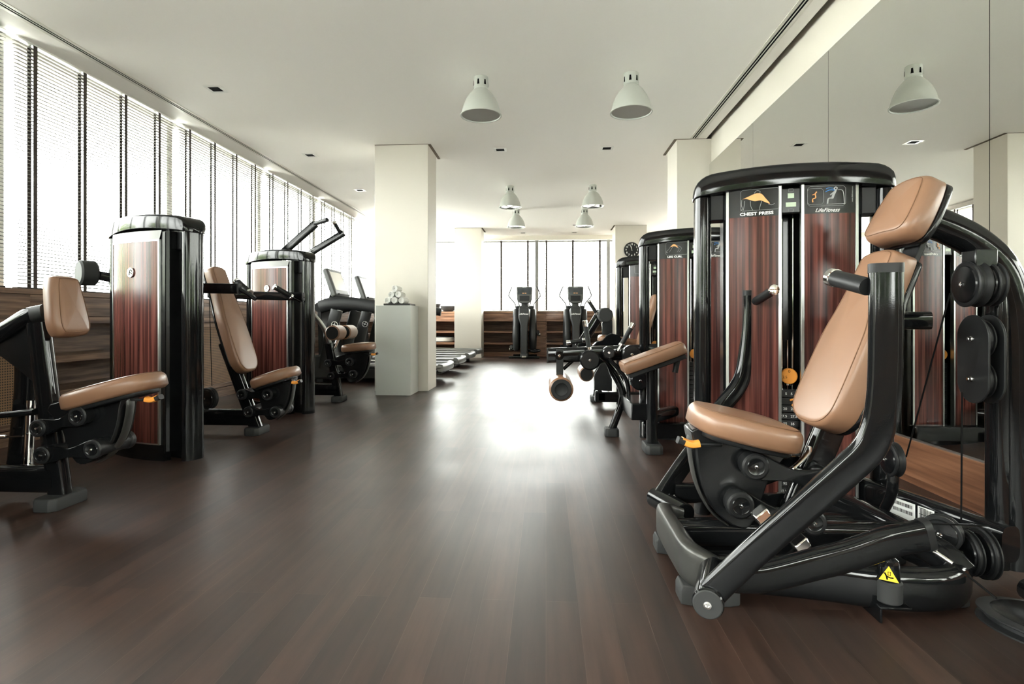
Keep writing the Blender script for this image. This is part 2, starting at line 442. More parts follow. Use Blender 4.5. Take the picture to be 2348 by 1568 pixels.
# ------------------------------------------------------------------ windows and blinds
PITCH = 2.035
fy = [4.22 + PITCH * k for k in range(-3, 6)]
def win_bay(n, a, b, horiz):
    """window frame between frame centres a and b: along Y on the left wall, along X on the back wall"""
    z0, z1 = (1.12, CEIL) if not horiz else (1.14, 3.10)
    f = MB(); gl = MB(); w = .045
    def bx(m, u0, u1, d0, d1, zz0, zz1):
        if horiz: m.box(u0, u1, YB + d0, YB + d1, zz0, zz1)
        else: m.box(XL - d1, XL - d0, u0, u1, zz0, zz1)
    bx(f, a - w, a + w, -.015, .07, z0, z1)
    bx(f, b - w + .0015, b + w - .0015, -.014, .069, z0, z1)
    bx(f, a, b, -.01, .065, z0, z0 + .05); bx(f, a, b, -.01, .065, z1 - .05, z1)
    bx(gl, a + w, b - w, .022, .030, z0 + .05, z1 - .05)
    o = struct(build(f, 'window_%d' % n, 'frame_grey' if horiz else 'frame_white', bevel=.003))
    p = build(gl, 'glass_pane', 'window_glass', o)
n = 0
for i in range(len(fy) - 1):
    n += 1; win_bay(n, fy[i], fy[i + 1], False)
fx = [-4.11, -2.18, -.25, 1.68, 3.61]
for i in range(4):
    n += 1; win_bay(n, fx[i], fx[i + 1], True)
side_words = ['behind the camera, closest to the wall', 'just behind the camera', 'left of the camera and out of the frame', 'nearest in view behind the row machine',
              'second in view behind the shoulder press', 'third in view behind the pulldown machine', 'fourth in view behind the treadmills', 'last one at the far left corner']
def blind(a, b, horiz, label, zt, zb, offs, full=True):
    r = thing('venetian_blind', label, 'blind', ((a + b) / 2, YB - .10, zt) if horiz else (XL + .10, (a + b) / 2, zt), 'venetian blinds on the windows')
    s = MB(); d0, d1 = .075, .125
    def bx(m, u0, u1, p0, p1, z0, z1):
        if horiz: m.box(u0, u1, YB - p1, YB - p0, z0, z1)
        else: m.box(XL + p0, XL + p1, u0, u1, z0, z1)
    k = 0; z = zt - .035
    while z > zb + .03:
        # slats tip a little towards the room
        vs = []
        for u in (a, b):
            for p, dz in ((d0, .0045), (.1, .0035), (d1, -.0045), (d1 + .0005, -.0080)):
                x = (XL + p) if not horiz else u; y = u if not horiz else YB - p
                vs.append((x, y, z + dz))
        s.add(vs, [(0, 1, 5, 4), (1, 2, 6, 5), (2, 3, 7, 6)]); z -= .030
    build(s, 'slat', 'slat', r, smooth=False)
    h = MB(); bx(h, a, b, d0 - .004, d1 + .004, zt - .012, zt); build(h, 'head_rail', 'frame_white', r, bevel=.002)
    h = MB(); bx(h, a, b, d0, d1, zb, zb + .018); build(h, 'bottom_rail', 'tape_brown', r, bevel=.002)
    for q in offs:
        t = MB(); u = a + q; w = .016
        w = .024 if horiz else .019; bx(t, u - w, u + w, d1 + .002, d1 + .003, zb, zt - .012); bx(t, u - w, u + w, d0 - .003, d0 - .002, zb, zt - .012)
        build(t, 'ladder_tape', 'tape_brown', r)
for i in range(7):
    blind(fy[i] + .05, fy[i + 1] - .05, False, 'slatted venetian blind with brown tapes, ' + side_words[i], CEIL - .01, 1.175, (.155, .66, 1.165, 1.66))
back_words = ['left of the far pillar above the bowls', 'between the far pillar and the left elliptical', 'behind the two elliptical trainers', 'behind the far clock pillar']
for i in range(4):
    blind(fx[i] + .05, fx[i + 1] - .05, True, 'slatted venetian blind on the back window, ' + back_words[i], 3.09, 1.19, (.21, .92, 1.64))
# ------------------------------------------------------------------ timber window cabinets
CX0, CX1, CZ = -4.335, -3.9, 1.16
def unit_left(y0, y1, kind, label):
    r = thing('cabinet', label, 'cabinet', (CX1, (y0 + y1) / 2, 0), 'timber window cabinets')
    b = MB()
    b.box(CX0, CX0 + .015, y0, y1, .02, 1.12)
    b.box(CX0, CX1 - .01, y0, y0 + .02, .0, 1.12).box(CX0, CX1 - .01, y1 - .02, y1, .0, 1.12)
    build(b, 'carcass', 'cabinet_wood_y', r, bevel=.002)
    build(MB().box(CX1 - .022, CX1, y0 + .001, y1 - .001, .955, 1.12).box(CX1 - .03, CX1 + .006, y0 + .001, y1 - .001, .898, .953), 'fascia', 'cabinet_wood_y', r, bevel=.002)
    build(MB().box(CX1 - .05, CX1 - .02, y0 + .001, y1 - .001, 0, .11), 'plinth', 'cabinet_wood_y', r)
    if kind == 'open':
        for z0 in (.582, .302): build(MB().box(CX0 + .016, CX1, y0 + .021, y1 - .021, z0, z0 + .055), 'shelf', 'cabinet_wood_y', r, bevel=.002)
    else:
        d = build(MB().box(CX1 - .02, CX1 + .002, y0 + .012, y0 + .06, .12, .89).box(CX1 - .02, CX1 + .002, y1 - .06, y1 - .012, .12, .89).box(CX1 - .02, CX1 + .002, y0 + .06, y1 - .06, .845, .89).box(CX1 - .02, CX1 + .002, y0 + .06, y1 - .06, .12, .165), 'door', 'cabinet_wood_y', r, bevel=.002)
        build(MB().box(CX1 - .016, CX1 - .008, y0 + .06, y1 - .06, .165, .845), 'cane_panel', 'cane', d)
unit_left(.2, 2.2, 'open', 'open-shelved timber cabinet under the windows left of the frame')
unit_left(2.2, 3.12, 'door', 'cane-door timber cabinet mostly left of the frame')
unit_left(3.12, 4.035, 'door', 'cane-door timber cabinet behind the row machine post')
unit_left(4.035, 6.07, 'open', 'open-shelved timber cabinet behind the shoulder press')
unit_left(6.07, 6.9, 'door', 'cane-door timber cabinet behind the pulldown machine')
unit_left(6.9, 9.0, 'open', 'open-shelved timber cabinet at the first treadmill')
unit_left(9.0, 14.4, 'open', 'open-shelved timber cabinet along the last treadmills')
tag(build(MB().box(-4.34, CX1 + .008, .2, 15.2, 1.121, CZ), 'window_ledge', 'cabinet_wood_y', bevel=.003, org=(-4.1, 7, 1.1)), 'long brown timber ledge under the left windows', 'ledge')
BY0, BY1, BZ = 14.42, 15.2, 1.155
def unit_back(x0, x1, kind, label):
    r = thing('cabinet', label, 'cabinet', ((x0 + x1) / 2, BY0, 0), 'timber window cabinets')
    b = MB().box(x0, x1, BY1 - .02, BY1, 0, 1.11).box(x0, x0 + .02, BY0 + .01, BY1, 0, 1.11).box(x1 - .02, x1, BY0 + .01, BY1, 0, 1.11)
    build(b, 'carcass', 'cabinet_wood_x', r, bevel=.002)
    build(MB().box(x0 + .001, x1 - .001, BY0, BY0 + .022, .955, 1.11).box(x0 + .001, x1 - .001, BY0 - .006, BY0 + .03, .898, .953), 'fascia', 'cabinet_wood_x', r, bevel=.002)
    build(MB().box(x0 + .001, x1 - .001, BY0 + .02, BY0 + .05, 0, .11), 'plinth', 'cabinet_wood_x', r)
    if kind == 'open':
        for z0 in (.60, .305): build(MB().box(x0 + .021, x1 - .021, BY0, BY1 - .022, z0, z0 + .055), 'shelf', 'cabinet_wood_x', r, bevel=.002)
    else:
        build(MB().box(x0 + .012, x1 - .012, BY0 - .002, BY0 + .018, .115, .89), 'door', 'cabinet_wood_x', r, bevel=.003)
unit_back(-3.85, -1.9, 'open', 'open back cabinet left of the far pillar holding the balance trainer')
unit_back(-1.9, -.31, 'open', 'open back cabinet between the far pillar and left elliptical')
unit_back(-.31, 0.0, 'door', 'narrow closed back cabinet between the two ellipticals')
unit_back(0.0, 1.62, 'open', 'open back cabinet behind the right elliptical')
unit_back(1.62, 4.15, 'open', 'open back cabinet behind the far clock pillar')
tag(build(MB().box(-3.87, 4.15, BY0 - .008, 15.24, 1.111, BZ), 'window_ledge', 'cabinet_wood_x', bevel=.003, org=(0, 14.8, 1.1)), 'brown timber ledge along the back windows', 'ledge')
# things on the back cabinets
def bowl(x, y, r, h, label):
    m = MB().lathe([(r * .45, 0), (r * .8, h * .35), (r, h), (r - .012, h), (r * .76, h * .4), (r * .35, .02), (.001, .02)], (x, y, BZ), n=32)
    tag(build(m, 'bowl', 'stone_bowl', org=(x, y, BZ)), label, 'bowl', 'stone bowls on the back ledge')
bowl(-3.04, 14.82, .25, .21, 'dark stone bowl on the back ledge, left and taller')
bowl(-2.56, 14.65, .22, .15, 'dark stone bowl on the back ledge, right and lower')
r = thing('balance_trainer', 'white and grey half-ball balance trainer on the bottom back shelf', 'balance trainer', (-2.72, 14.80, .36))
build(MB().lathe([(.22, 0), (.29, .02), (.30, .09), (.27, .12), (.001, .125)], (-2.72, 14.78, .362), n=40), 'platform', 'bosu_white', r)
build(MB().lathe([(.255, .118), (.27, .125), (.265, .142), (.24, .146), (.24, .13)], (-2.72, 14.78, .362), n=40), 'rim', 'shroud_grey', r)
# wall clock
r = thing('wall_clock', 'round black wall clock with white numerals on the far pillar', 'clock', (2.055, 13.69, 2.62))
CK = V((2.055, 13.695, 2.62))
build(MB().cyl(CK, (0, -1, 0), .185, 0, .04, .008, 40), 'case', 'matte_black', r)
nm = MB()
for k in range(12):
    a = math.radians(90 - 30 * (k + 1)); q = CK + V((math.cos(a) * .135, -.0415, math.sin(a) * .135 - .018))
    t = text(str(k + 1), .058, q, (1, 0, 0), (0, 0, 1), None, None, 't', bold=.001); nm.add(t.v, t.f)
build(nm, 'numerals', 'white_print', r, smooth=False)
for a, l, w, nme in ((100, .085, .005, 'hour_hand'), (108, .13, .0035, 'minute_hand')):
    d = V((math.cos(math.radians(a)), 0, math.sin(math.radians(a))))
    build(MB().obox(CK + V((0, -.045, 0)) + d * l * .42, d, (0, 1, 0), d.cross(V((0, 1, 0))), l * .6, .001, w), nme, 'white_print', r)
# pedestal, tray, towels
PX, PY, PZ = -1.88, 7.03, 1.108
tag(build(MB().box(-2.10, -1.66, 6.82, 7.235, 0, PZ), 'pedestal', 'pedestal_paint', bevel=.003, org=(PX, PY, 0)), 'pale grey display plinth against the near pillar', 'plinth')
TX = -1.845
tag(build(MB().box(TX - .165, TX + .165, 6.86, 7.16, PZ, PZ + .024), 'tray', 'tray', bevel=.003, org=(TX, 7, PZ)), 'thin black tray on the pale plinth', 'tray')
k = 0
tw_words = ['bottom row left', 'bottom row middle', 'bottom row right', 'middle row left', 'middle row right', 'top of the pyramid']
for row, cnt in ((0, 3), (1, 2), (2, 1)):
    for j in range(cnt):
        x = TX - .035 + (j - (cnt - 1) / 2) * .088; z = PZ + .024 + .041 + row * .073
        m = MB(); R = .0405; turns = 3.6; N = 90; pts = []
        for i in range(N + 1):
            t = i / N; a = t * turns * 2 * math.pi + k; rr = .006 + (R - .010) * t
            pts.append((math.cos(a) * rr, math.sin(a) * rr, rr))
        for sgn, y in ((-1, 6.90), (1, 7.12)):
            pass
        vs = []; w = .0036
        for (a, b, rr) in pts:
            for q in (-w, w):
                for y in (6.888 + (.012 * (1 - rr / R)), 7.125):
                    f = (rr + q) / rr; vs.append((x + a * f, y, z + b * f))
        fs = []
        for i in range(N):
            o = i * 4
            fs += [(o, o + 4, o + 5, o + 1), (o + 2, o + 3, o + 7, o + 6), (o, o + 2, o + 6, o + 4), (o + 1, o + 5, o + 7, o + 3)]
        m.add(vs, fs)
        m.lathe([(.030, .01), (R - .002, .014), (R, .03), (R, .2), (.03, .21)], (x, 6.90, z), (0, 1, 0), 28)
        tag(build(m, 'rolled_towel', 'towel', org=(x, 7.0, z), ang=60), 'rolled white towel on the black tray, ' + tw_words[k], 'towel', 'rolled towels on the plinth'); k += 1
# ------------------------------------------------------------------ pendant bells and downlights
def bell(x, y, lit, label):
    r = thing('ceiling_lamp', label, 'lamp', (x, y, CEIL), 'grey bell lamps on the ceiling')
    hs = MB().lathe([(.066, 0), (.068, -.012), (.068, -.105), (.055, -.118)], (x, y, CEIL), n=28)
    c = build(hs, 'neck', 'lamp_enamel', r)
    for a in (200, 255, 310, 20, 75, 130):
        a = math.radians(a); d = V((math.cos(a), math.sin(a), 0)); s = d.cross(V((0, 0, 1)))
        o = V((x, y, CEIL - .060)) + d * .069
        sl = MB().add([o - s * .007 + V((0, 0, .024)), o + s * .007 + V((0, 0, .024)), o + s * .012 - V((0, 0, .024)), o - s * .012 - V((0, 0, .024))], [(0, 1, 2, 3)])
        build(sl, 'vent_slot', 'slot_black', c, smooth=False)
    prof = [(.055, -.108), (.075, -.125), (.112, -.165), (.143, -.215), (.166, -.270), (.180, -.325), (.186, -.352), (.195, -.356), (.195, -.364), (.184, -.364)]
    inner = [(.176, -.325), (.160, -.270), (.137, -.215), (.106, -.170), (.05, -.13)]
    build(MB().lathe(prof + [(.180, -.352)], (x, y, CEIL), n=40), 'shade', 'lamp_enamel', r)
    s = build(MB().lathe([(.1805, -.352)] + inner, (x, y, CEIL), n=40), 'reflector', 'lamp_inside', r)
    build(MB().lathe([(.030, -.16), (.042, -.20), (.042, -.27), (.025, -.30), (.001, -.305)], (x, y, CEIL), n=20), 'bulb', 'bulb_glow' if lit else 'frame_white', r)
    build(MB().lathe([(.001, -.348), (.182, -.350), (.182, -.354), (.001, -.352)], (x, y, CEIL), n=40), 'glass_lens', 'window_glass' if lit else 'lamp_lens', r)
    if lit:
        l = bpy.data.lights.new('lamp_light', 'SPOT'); l.energy = 18; l.color = (1, .95, .86); l.spot_size = math.radians(110); l.spot_blend = .6; l.shadow_soft_size = .05
        o = bpy.data.objects.new('lamp_light', l); COL.objects.link(o); o.location = (0, 0, -.31); o.parent = r
bw = ['unlit grey bell lamp on the near ceiling, left of the pair', 'unlit grey bell lamp on the near ceiling, right of the pair beside the mirror',
      'lit grey bell lamp in the middle pair, left', 'lit grey bell lamp in the middle pair, right',
      'lit grey bell lamp in the farthest pair, left', 'lit grey bell lamp in the farthest pair, right']
k = 0
for y, lit in ((5.3, 0), (9.62, 1), (11.65, 1)):
    for x in (-.615, .792): bell(x, y, lit, bw[k]); k += 1
def down(x, y, label):
    r = thing('downlight', label, 'downlight', (x, y, CEIL), 'square recessed downlights')
    w, h = .085, .055
    f = MB().box(x - w, x + w, y - w, y - h, CEIL - .004, CEIL + .001).box(x - w, x + w, y + h, y + w, CEIL - .004, CEIL + .001).box(x - w, x - h, y - h, y + h, CEIL - .004, CEIL + .001).box(x + h, x + w, y - h, y + h, CEIL - .004, CEIL + .001)
    build(f, 'frame', 'frame_white', r)
    build(MB().box(x - h, x + h, y - h, y + h, CEIL - .0015, CEIL + .001), 'recess', 'slot_black', r)
dl = [(-3.275, 5.40, 'square downlight above the shoulder press'), (-3.275, 7.64, 'square downlight near the windows, second from the camera'),
      (-3.275, 9.74, 'square downlight near the windows, third from the camera'), (-.615, 7.55, 'square downlight beside the near pillar top'),
      (.81, 7.57, 'square downlight between the near and middle right lamps'), (-.64, 13.3, 'square downlight beyond the farthest left lamp'),
      (.70, 13.6, 'square downlight beyond the farthest right lamp'), (-.60, 14.75, 'square downlight at the back window, left'), (.74, 14.75, 'square downlight at the back window, right')]
for a in dl: down(*a)
# ------------------------------------------------------------------ outside
struct(build(MB().box(-30, -4.76, -20, 40, -1.2, -1.0).box(-4.76, 30, 15.62, 60, -1.2, -1.0).box(-4.76, 30, -20, YF - .25, -1.2, -1.0), 'ground', 'ground'))
def tree(x, y, h, rad, seed, label, nl=1500, mt='foliage'):
    rnd = random.Random(seed)
    r = thing('garden_tree', label, 'tree', (x, y, -1.0), 'trees outside the left windows')
    t = MB().tube([(x, y, -1.0), (x + .1, y, h * .3), (x, y + .1, h * .6)], .14, .14, n=10, sm=3)
    for q in range(6):
        a = q * 1.1 + seed; t.tube([(x, y, h * .35), (x + math.cos(a) * rad * .7, y + math.sin(a) * rad * .7, h * .7)], .05, .05, n=6)
    build(t, 'trunk', 'bark', r)
    m = MB()
    for _ in range(nl):
        u = V((rnd.gauss(0, 1), rnd.gauss(0, 1), rnd.gauss(0, 1))).normalized() * (rnd.random() ** .4)
        p = V((x + u.x * rad, y + u.y * rad, h * .62 + u.z * h * .42))
        d = V((rnd.gauss(0, 1), rnd.gauss(0, 1), rnd.gauss(0, .6))).normalized(); e = d.orthogonal().normalized()
        l, w = rnd.uniform(.10, .2), rnd.uniform(.03, .07)
        m.add([p - d * l, p + e * w, p + d * l, p - e * w], [(0, 1, 2, 3)])
    build(m, 'foliage', mt, r, smooth=False)
tree(-12.5, 3.4, 3.0, 2.4, 1, 'leafy garden tree seen faintly through the nearest blinds')
tree(-14.0, 9.5, 2.2, 2.0, 2, 'leafy garden tree outside behind the shoulder press tower')
tree(-12.5, -3.5, 3.2, 2.1, 3, 'leafy garden tree outside, left of the frame')
tree(-5.0, -6.4, 2.9, 1.6, 5, 'leafy garden tree behind the camera windows, left', 3600, 'foliage_dark')
tree(-1.3, -6.0, 3.0, 1.7, 6, 'leafy garden tree behind the camera windows, middle', 3600, 'foliage_dark')
tree(2.4, -6.4, 2.8, 1.6, 7, 'leafy garden tree behind the camera windows, right', 3600, 'foliage_dark')
bd = thing('neighbour_building', 'pale building faintly visible through the back windows', 'building', (0, 30, -1))
build(MB().box(-14, 9, 30, 34, -1, 2.6).box(-14, 9, 29.6, 34, 2.6, 2.9), 'wall', 'facade', bd)
build(MB().box(-14, 9, 29.9, 30, 1.0, 1.15), 'rail', 'facade', bd)
# ================================================================== weight machines
def pt(c, rot, u, w, z, fr):
    a = math.radians(rot); e = V((math.cos(a), math.sin(a), 0)) * fr; n = V((math.sin(a), -math.cos(a), 0)) * fr
    return V((c[0], c[1], 0)) + e * u + n * w + V((0, 0, z))
def tower(root, c, rot, fr, title=None, brand=True, numbers=False):
    """weight tower: two oval uprights, arched cap, curved laminate panels; fr=+1 turns its front towards the camera side"""
    T = lambda u, w, z: pt(c, rot, u, w, z, fr)
    E, Nn = (T(1, 0, 0) - T(0, 0, 0)), (T(0, 1, 0) - T(0, 0, 0))
    # cap
    rings = []
    us = [-.426, -.424, -.418, -.406, -.39, -.37, -.345, -.31] + [-.27 + .054 * i for i in range(11)] + [.31, .345, .37, .39, .406, .418, .424, .426]
    for u in us:
        k = abs(u) / .426
        zb = 1.500 + .032 * (1 - k * k); zt = 1.628 - .028 * k * k
        if abs(u) > .335:
            q = (abs(u) - .335) / .0912; zt = (zt - .075) + .075 * math.sqrt(max(0, 1 - q * q))
        wf = .075 + .037 * (1 - k ** 2.4); wb = .078 + .074 * max(0, 1 - (u / .40) ** 2)
        if abs(u) > .40: kk = math.sqrt(max(.05, 1 - ((abs(u) - .40) / .0275) ** 2 * .9)); wf *= kk; wb *= kk
        hw = (wf + wb) / 2; wo = (wf - wb) / 2
        ring = []; zc, hh = (zb + zt) / 2, max(.004, (zt - zb) / 2)
        rr = min(.018, hh * .9, hw * .5); rb = min(.006, rr)
        for cx_, cz_, r_, a0_ in ((hw - rr, hh - rr, rr, 0), (-hw + rr, hh - rr, rr, 90), (-hw + rb, -hh + rb, rb, 180), (hw - rb, -hh + rb, rb, 270)):
            for k_ in range(5):
                a = math.radians(a0_ + 22.5 * k_); ring.append(T(u, wo + cx_ + math.cos(a) * r_, zc + cz_ + math.sin(a) * r_))
        rings.append(ring)
    build(MB().loft(rings), 'tower_cap', 'gloss_black', root, ang=60)
    for s in (-1, 1):
        m = MB().tube([T(s * .382, 0, .0), T(s * .382, 0, .9), T(s * .382, 0, 1.502)], .040, .072, side=E, n=24, e=.8)
        build(m, 'upright', 'gloss_black', root, ang=60)
    # inner shroud
    fw = lambda u: .062 + .034 * (1 - (u / .29) ** 2)
    bw = lambda u: -.078 - .072 * (1 - (u / .40) ** 2)
    def slab(m, u0, u1, z0, z1, f, d, n=8):
        """curved slab following f(u), d thick"""
        vs = []; k = n + 1
        for i in range(k):
            u = u0 + (u1 - u0) * i / n
            for w in (f(u) - d, f(u)):
                for z in (z0, z1): vs.append(T(u, w, z))
        fs = []
        for i in range(n):
            o = i * 4
            fs += [(o, o + 1, o + 5, o + 4), (o + 2, o + 6, o + 7, o + 3), (o, o + 4, o + 6, o + 2), (o + 1, o + 3, o + 7, o + 5)]
        fs += [(0, 2, 3, 1), (4 * n, 4 * n + 1, 4 * n + 3, 4 * n + 2)]
        m.add(vs, fs); return m
    b = MB()
    for s in (-1, 1):
        b.add([T(s * .278, -.112, .06), T(s * .278, .058, .06), T(s * .290, .04, .06), T(s * .292, -.098, .06), T(s * .278, -.112, 1.51), T(s * .278, .058, 1.51), T(s * .290, .04, 1.51), T(s * .292, -.098, 1.51)],
              [(0, 1, 2, 3), (7, 6, 5, 4), (0, 4, 5, 1), (1, 5, 6, 2), (2, 6, 7, 3), (3, 7, 4, 0)])
    slab(b, -.278, .278, .05, 1.51, lambda u: -.04, .02, 4)
    slab(b, -.278, -.055, .06, 1.53, lambda u: fw(u) - .012, .03); slab(b, .047, .278, .06, 1.53, lambda u: fw(u) - .012, .03)
    slab(b, -.278, .278, .05, 1.50, lambda u: bw(u) + .016, .02)
    build(b, 'shroud', 'shroud_black', root, ang=30)
    for s in (-1, 1): build(MB().obox(T(s * .318, 0, 1.455), E, Nn, (0, 0, 1), .030, .045, .060), 'header_block', 'matte_black', root, bevel=.004)
    p = MB(); slab(p, -.29, .29, .0, .105, lambda u: fw(u) + .004, .05, 10); slab(p, -.27, .27, .0, .105, lambda u: bw(u) - .006 + .05, .05, 10)
    p.obox(T(0, 0, .04), E, Nn, (0, 0, 1), .345, .035, .035)
    build(p, 'plinth', 'gloss_black', root, ang=30)
    # front: two laminate panels with aluminium edges and the placard above
    for u0, u1 in ((-.266, -.060), (.046, .256)):
        build(slab(MB(), u0, u1, .115, 1.398, fw, .010), 'laminate_panel', 'laminate', root, ang=30)
    for u in (-.274, -.053, .040, .264): build(slab(MB(), u - .0065, u + .0065, .105, 1.53, lambda u: fw(u) + .004, .03, 2), 'edge_trim', 'aluminium', root, bevel=.001)
    if title is not None:
        for side, (u0, u1) in enumerate(((-.266, -.060), (.046, .256))):
            pc = build(slab(MB(), u0, u1, 1.398, 1.527, fw, .009), 'placard', 'placard_black', root, ang=30)
            L = lambda m, u, z, r, cols=None: m
            um = (u0 + u1) / 2
            dn = (fw(u1) - fw(u0)) / (u1 - u0)
            ex = (E + Nn * dn).normalized(); on = Nn * .004
            P = lambda u, z: T(um, fw(um), z) + on + ex * (u - um)
            def line(m, pts, w=.0009): m.tube([P(a, b_) for a, b_ in pts], w, w, n=5, sm=4); return m
            def loop(m, x0, x1, z0, z1, r=.008, w=.0007):
                q = [(x0 + r, z0), (x1 - r, z0), (x1, z0 + r), (x1, z1 - r), (x1 - r, z1), (x0 + r, z1), (x0, z1 - r), (x0, z0 + r)]
                m.tube([P(a, b_) for a, b_ in q], w, w, n=4, closed=True)
            def blob(m, pts):
                q = smooth_path([(a, b_, 0) for a, b_ in pts], 4, True); m.add([P(v.x, v.y) for v in q], [tuple(range(len(q)))])
            if side == 0:
                if title: text(title, .0195, P(um + .012, 1.4045), ex, (0, 0, 1), 'white_print', pc, 'title', bold=.0006, sx=1.25)
                fm = MB(); loop(fm, u0 + .048, u1 + .004, 1.426, 1.522); build(fm, 'picture_frame', 'grey_print', pc)
                a0 = um + .01
                if title == 'CHEST PRESS':
                    mm = MB(); blob(mm, [(a0 - .058, 1.480), (a0 - .030, 1.492), (a0 + .0, 1.503), (a0 + .022, 1.500), (a0 + .040, 1.478), (a0 + .058, 1.452), (a0 + .036, 1.462), (a0 + .018, 1.470), (a0 - .004, 1.468), (a0 - .022, 1.474), (a0 - .044, 1.482)])
                    build(mm, 'muscle_picture', 'orange_print', pc, smooth=False)
                    for st_ in ([(a0 - .060, 1.478), (a0 - .062, 1.455), (a0 - .058, 1.436), (a0 - .066, 1.428)], [(a0 - .048, 1.472), (a0 - .050, 1.450), (a0 - .054, 1.430)], [(a0 - .024, 1.470), (a0 - .022, 1.446), (a0 - .014, 1.428)], [(a0 + .024, 1.466), (a0 + .018, 1.446), (a0 + .014, 1.428)], [(a0 - .008, 1.504), (a0 + .004, 1.516), (a0 + .018, 1.510), (a0 + .012, 1.500)], [(a0 + .052, 1.450), (a0 + .066, 1.446), (a0 + .078, 1.452)]):
                        build(line(MB(), st_), 'body_outline', 'grey_print', pc)
                elif title:
                    mm = MB(); blob(mm, [(a0 - .03, 1.488), (a0 - .01, 1.507), (a0 + .012, 1.500), (a0 + .026, 1.480), (a0 + .012, 1.488), (a0 - .008, 1.492)])
                    build(mm, 'muscle_picture', 'orange_print', pc, smooth=False)
                    for st_ in ([(a0 - .03, 1.490), (a0 - .045, 1.468), (a0 - .062, 1.450), (a0 - .05, 1.444)], [(a0 - .012, 1.490), (a0 - .030, 1.462), (a0 - .04, 1.446)], [(a0 + .02, 1.498), (a0 + .052, 1.476), (a0 + .034, 1.446)], [(a0 + .012, 1.484), (a0 + .034, 1.472), (a0 + .020, 1.446)]):
                        build(line(MB(), st_), 'body_outline', 'grey_print', pc)
            else:
                if brand: text('LifeFitness', .024, P(um - .012, 1.404), ex, (0, 0, 1), 'white_print', pc, 'brand_name', shear=.45, bold=.0002, sx=1.0)
                fm = MB(); loop(fm, u0 + .012, u0 + .078, 1.438, 1.508); loop(fm, u0 + .012, u1 - .040, 1.430, 1.518, .01); build(fm, 'picture_frame', 'grey_print', pc)
                g = MB(); x = u0 + .125
                line(g, [(x + .006, 1.500), (x + .010, 1.508), (x + .004, 1.512), (x - .002, 1.506), (x + .004, 1.499)], .003)
                line(g, [(x + .004, 1.498), (x - .004, 1.480), (x - .010, 1.463)], .0055); line(g, [(x - .008, 1.463), (x - .026, 1.462), (x - .030, 1.440)], .0035)
                line(g, [(x + .012, 1.500), (x + .034, 1.494), (x + .040, 1.440)], .0016); line(g, [(x - .036, 1.438), (x + .042, 1.438)], .0014)
                line(g, [(x - .002, 1.492), (x - .018, 1.478)], .003)
                build(g, 'seated_figure', 'grey_print', pc)
                g = MB(); line(g, [(x + .004, 1.499), (x - .022, 1.500), (x - .038, 1.492)], .0016); line(g, [(x - .006, 1.508), (x - .024, 1.510), (x - .036, 1.506)], .0012)
                build(g, 'motion_arc', 'blue_print', pc)
                g = MB(); x = u0 + .044
                line(g, [(x + .006, 1.494), (x, 1.484), (x + .002, 1.468), (x - .010, 1.462), (x - .010, 1.448)], .0026); line(g, [(x + .002, 1.486), (x - .012, 1.480)], .002)
                build(g, 'figure_picture', 'orange_print', pc)
                t = text('www.lifefitness.com', .0085, P(u1 - .010, 1.445), (0, 0, 1), -ex, 'grey_print', pc, 'web_line', align='LEFT')
    # middle channel: display, guide rods, weight stack
    d = build(MB().obox(T(-.0065, .073, 1.463), E, Nn, (0, 0, 1), .041, .014, .058), 'display', 'placard_black', root, bevel=.006)
    for dz, hx, hz in ((.022, .013, .011), (-.018, .021, .010)):
        build(MB().obox(T(-.0065, .0878, 1.463 + dz), E, Nn, (0, 0, 1), hx, .001, hz), 'display_window', 'lcd', d)
    for dz in (.046, -.044):
        m = MB(); a, b_ = .009, .007; zz = 1.463 + dz
        m.tube([T(-.0065 + x * a, .0875, zz + y * b_) for x, y in ((-1, -1), (1, -1), (1, 1), (-1, 1))], .0008, .0008, n=4, closed=True)
        build(m, 'display_icon', 'grey_print', d)
    for u in (-.030, .017): build(MB().tube([T(u, .005, .5), T(u, .005, 1.5)], .006, .006, n=10), 'guide_rod', 'chrome', root)
    st = MB()
    for k in range(14): st.obox(T(-.0065, .012, .135 + k * .0345), E, Nn, (0, 0, 1), .0440, .030, .0160)
    sk = build(st, 'weight_stack', 'weight_black', root, bevel=.002)
    sk['label'] = 'black weight plates'
    build(MB().tube([T(-.0065, .012, .60), T(-.0065, .012, .83)], .007, .007, n=10).tube([T(-.0065, .012, .62), T(-.0065, .012, .70)], .013, .013, n=12), 'selector_rod', 'chrome', root)
    dd = build(MB().cyl(T(-.0065, .03, .665), Nn, .036, 0, .022, .003), 'weight_dial', 'orange', root)
    if numbers:
        dd['label'] = 'orange add-on weight dial'
        nm = MB(); t = text('0', .02, T(-.0065, .0525, .681), E, (0, 0, 1), None, None, ''); nm.add(t.v, t.f)
        t = text('2.5', .017, T(-.025, .0525, .655), E, (0, 0, 1), None, None, ''); nm.add(t.v, t.f)
        build(nm, 'dial_print', 'slot_black', dd, smooth=False)
        nm = MB()
        for k, s in enumerate(('5', '12.5', '20', '27.5', '35', '42.5', '50', '57.5', '65', '72.5', '80', '87.5', '95', '102.5')):
            z = .578 - k * .0345
            for al, u in (('RIGHT', -.014), ('LEFT', .001)):
                if k == 1: continue
                t = text(s, .0165, T(u, .0428, z), E, (0, 0, 1), None, None, '', align=al, bold=.0003); nm.add(t.v, t.f)
        build(nm, 'weight_numbers', 'white_print', sk, smooth=False)
        build(MB().tube([T(-.001, .05, .555), T(.01, .06, .56), T(.018, .06, .55), T(.015, .06, .535), T(.004, .055, .534)], .005, .005, n=8, sm=4), 'selector_pin', 'orange', root)
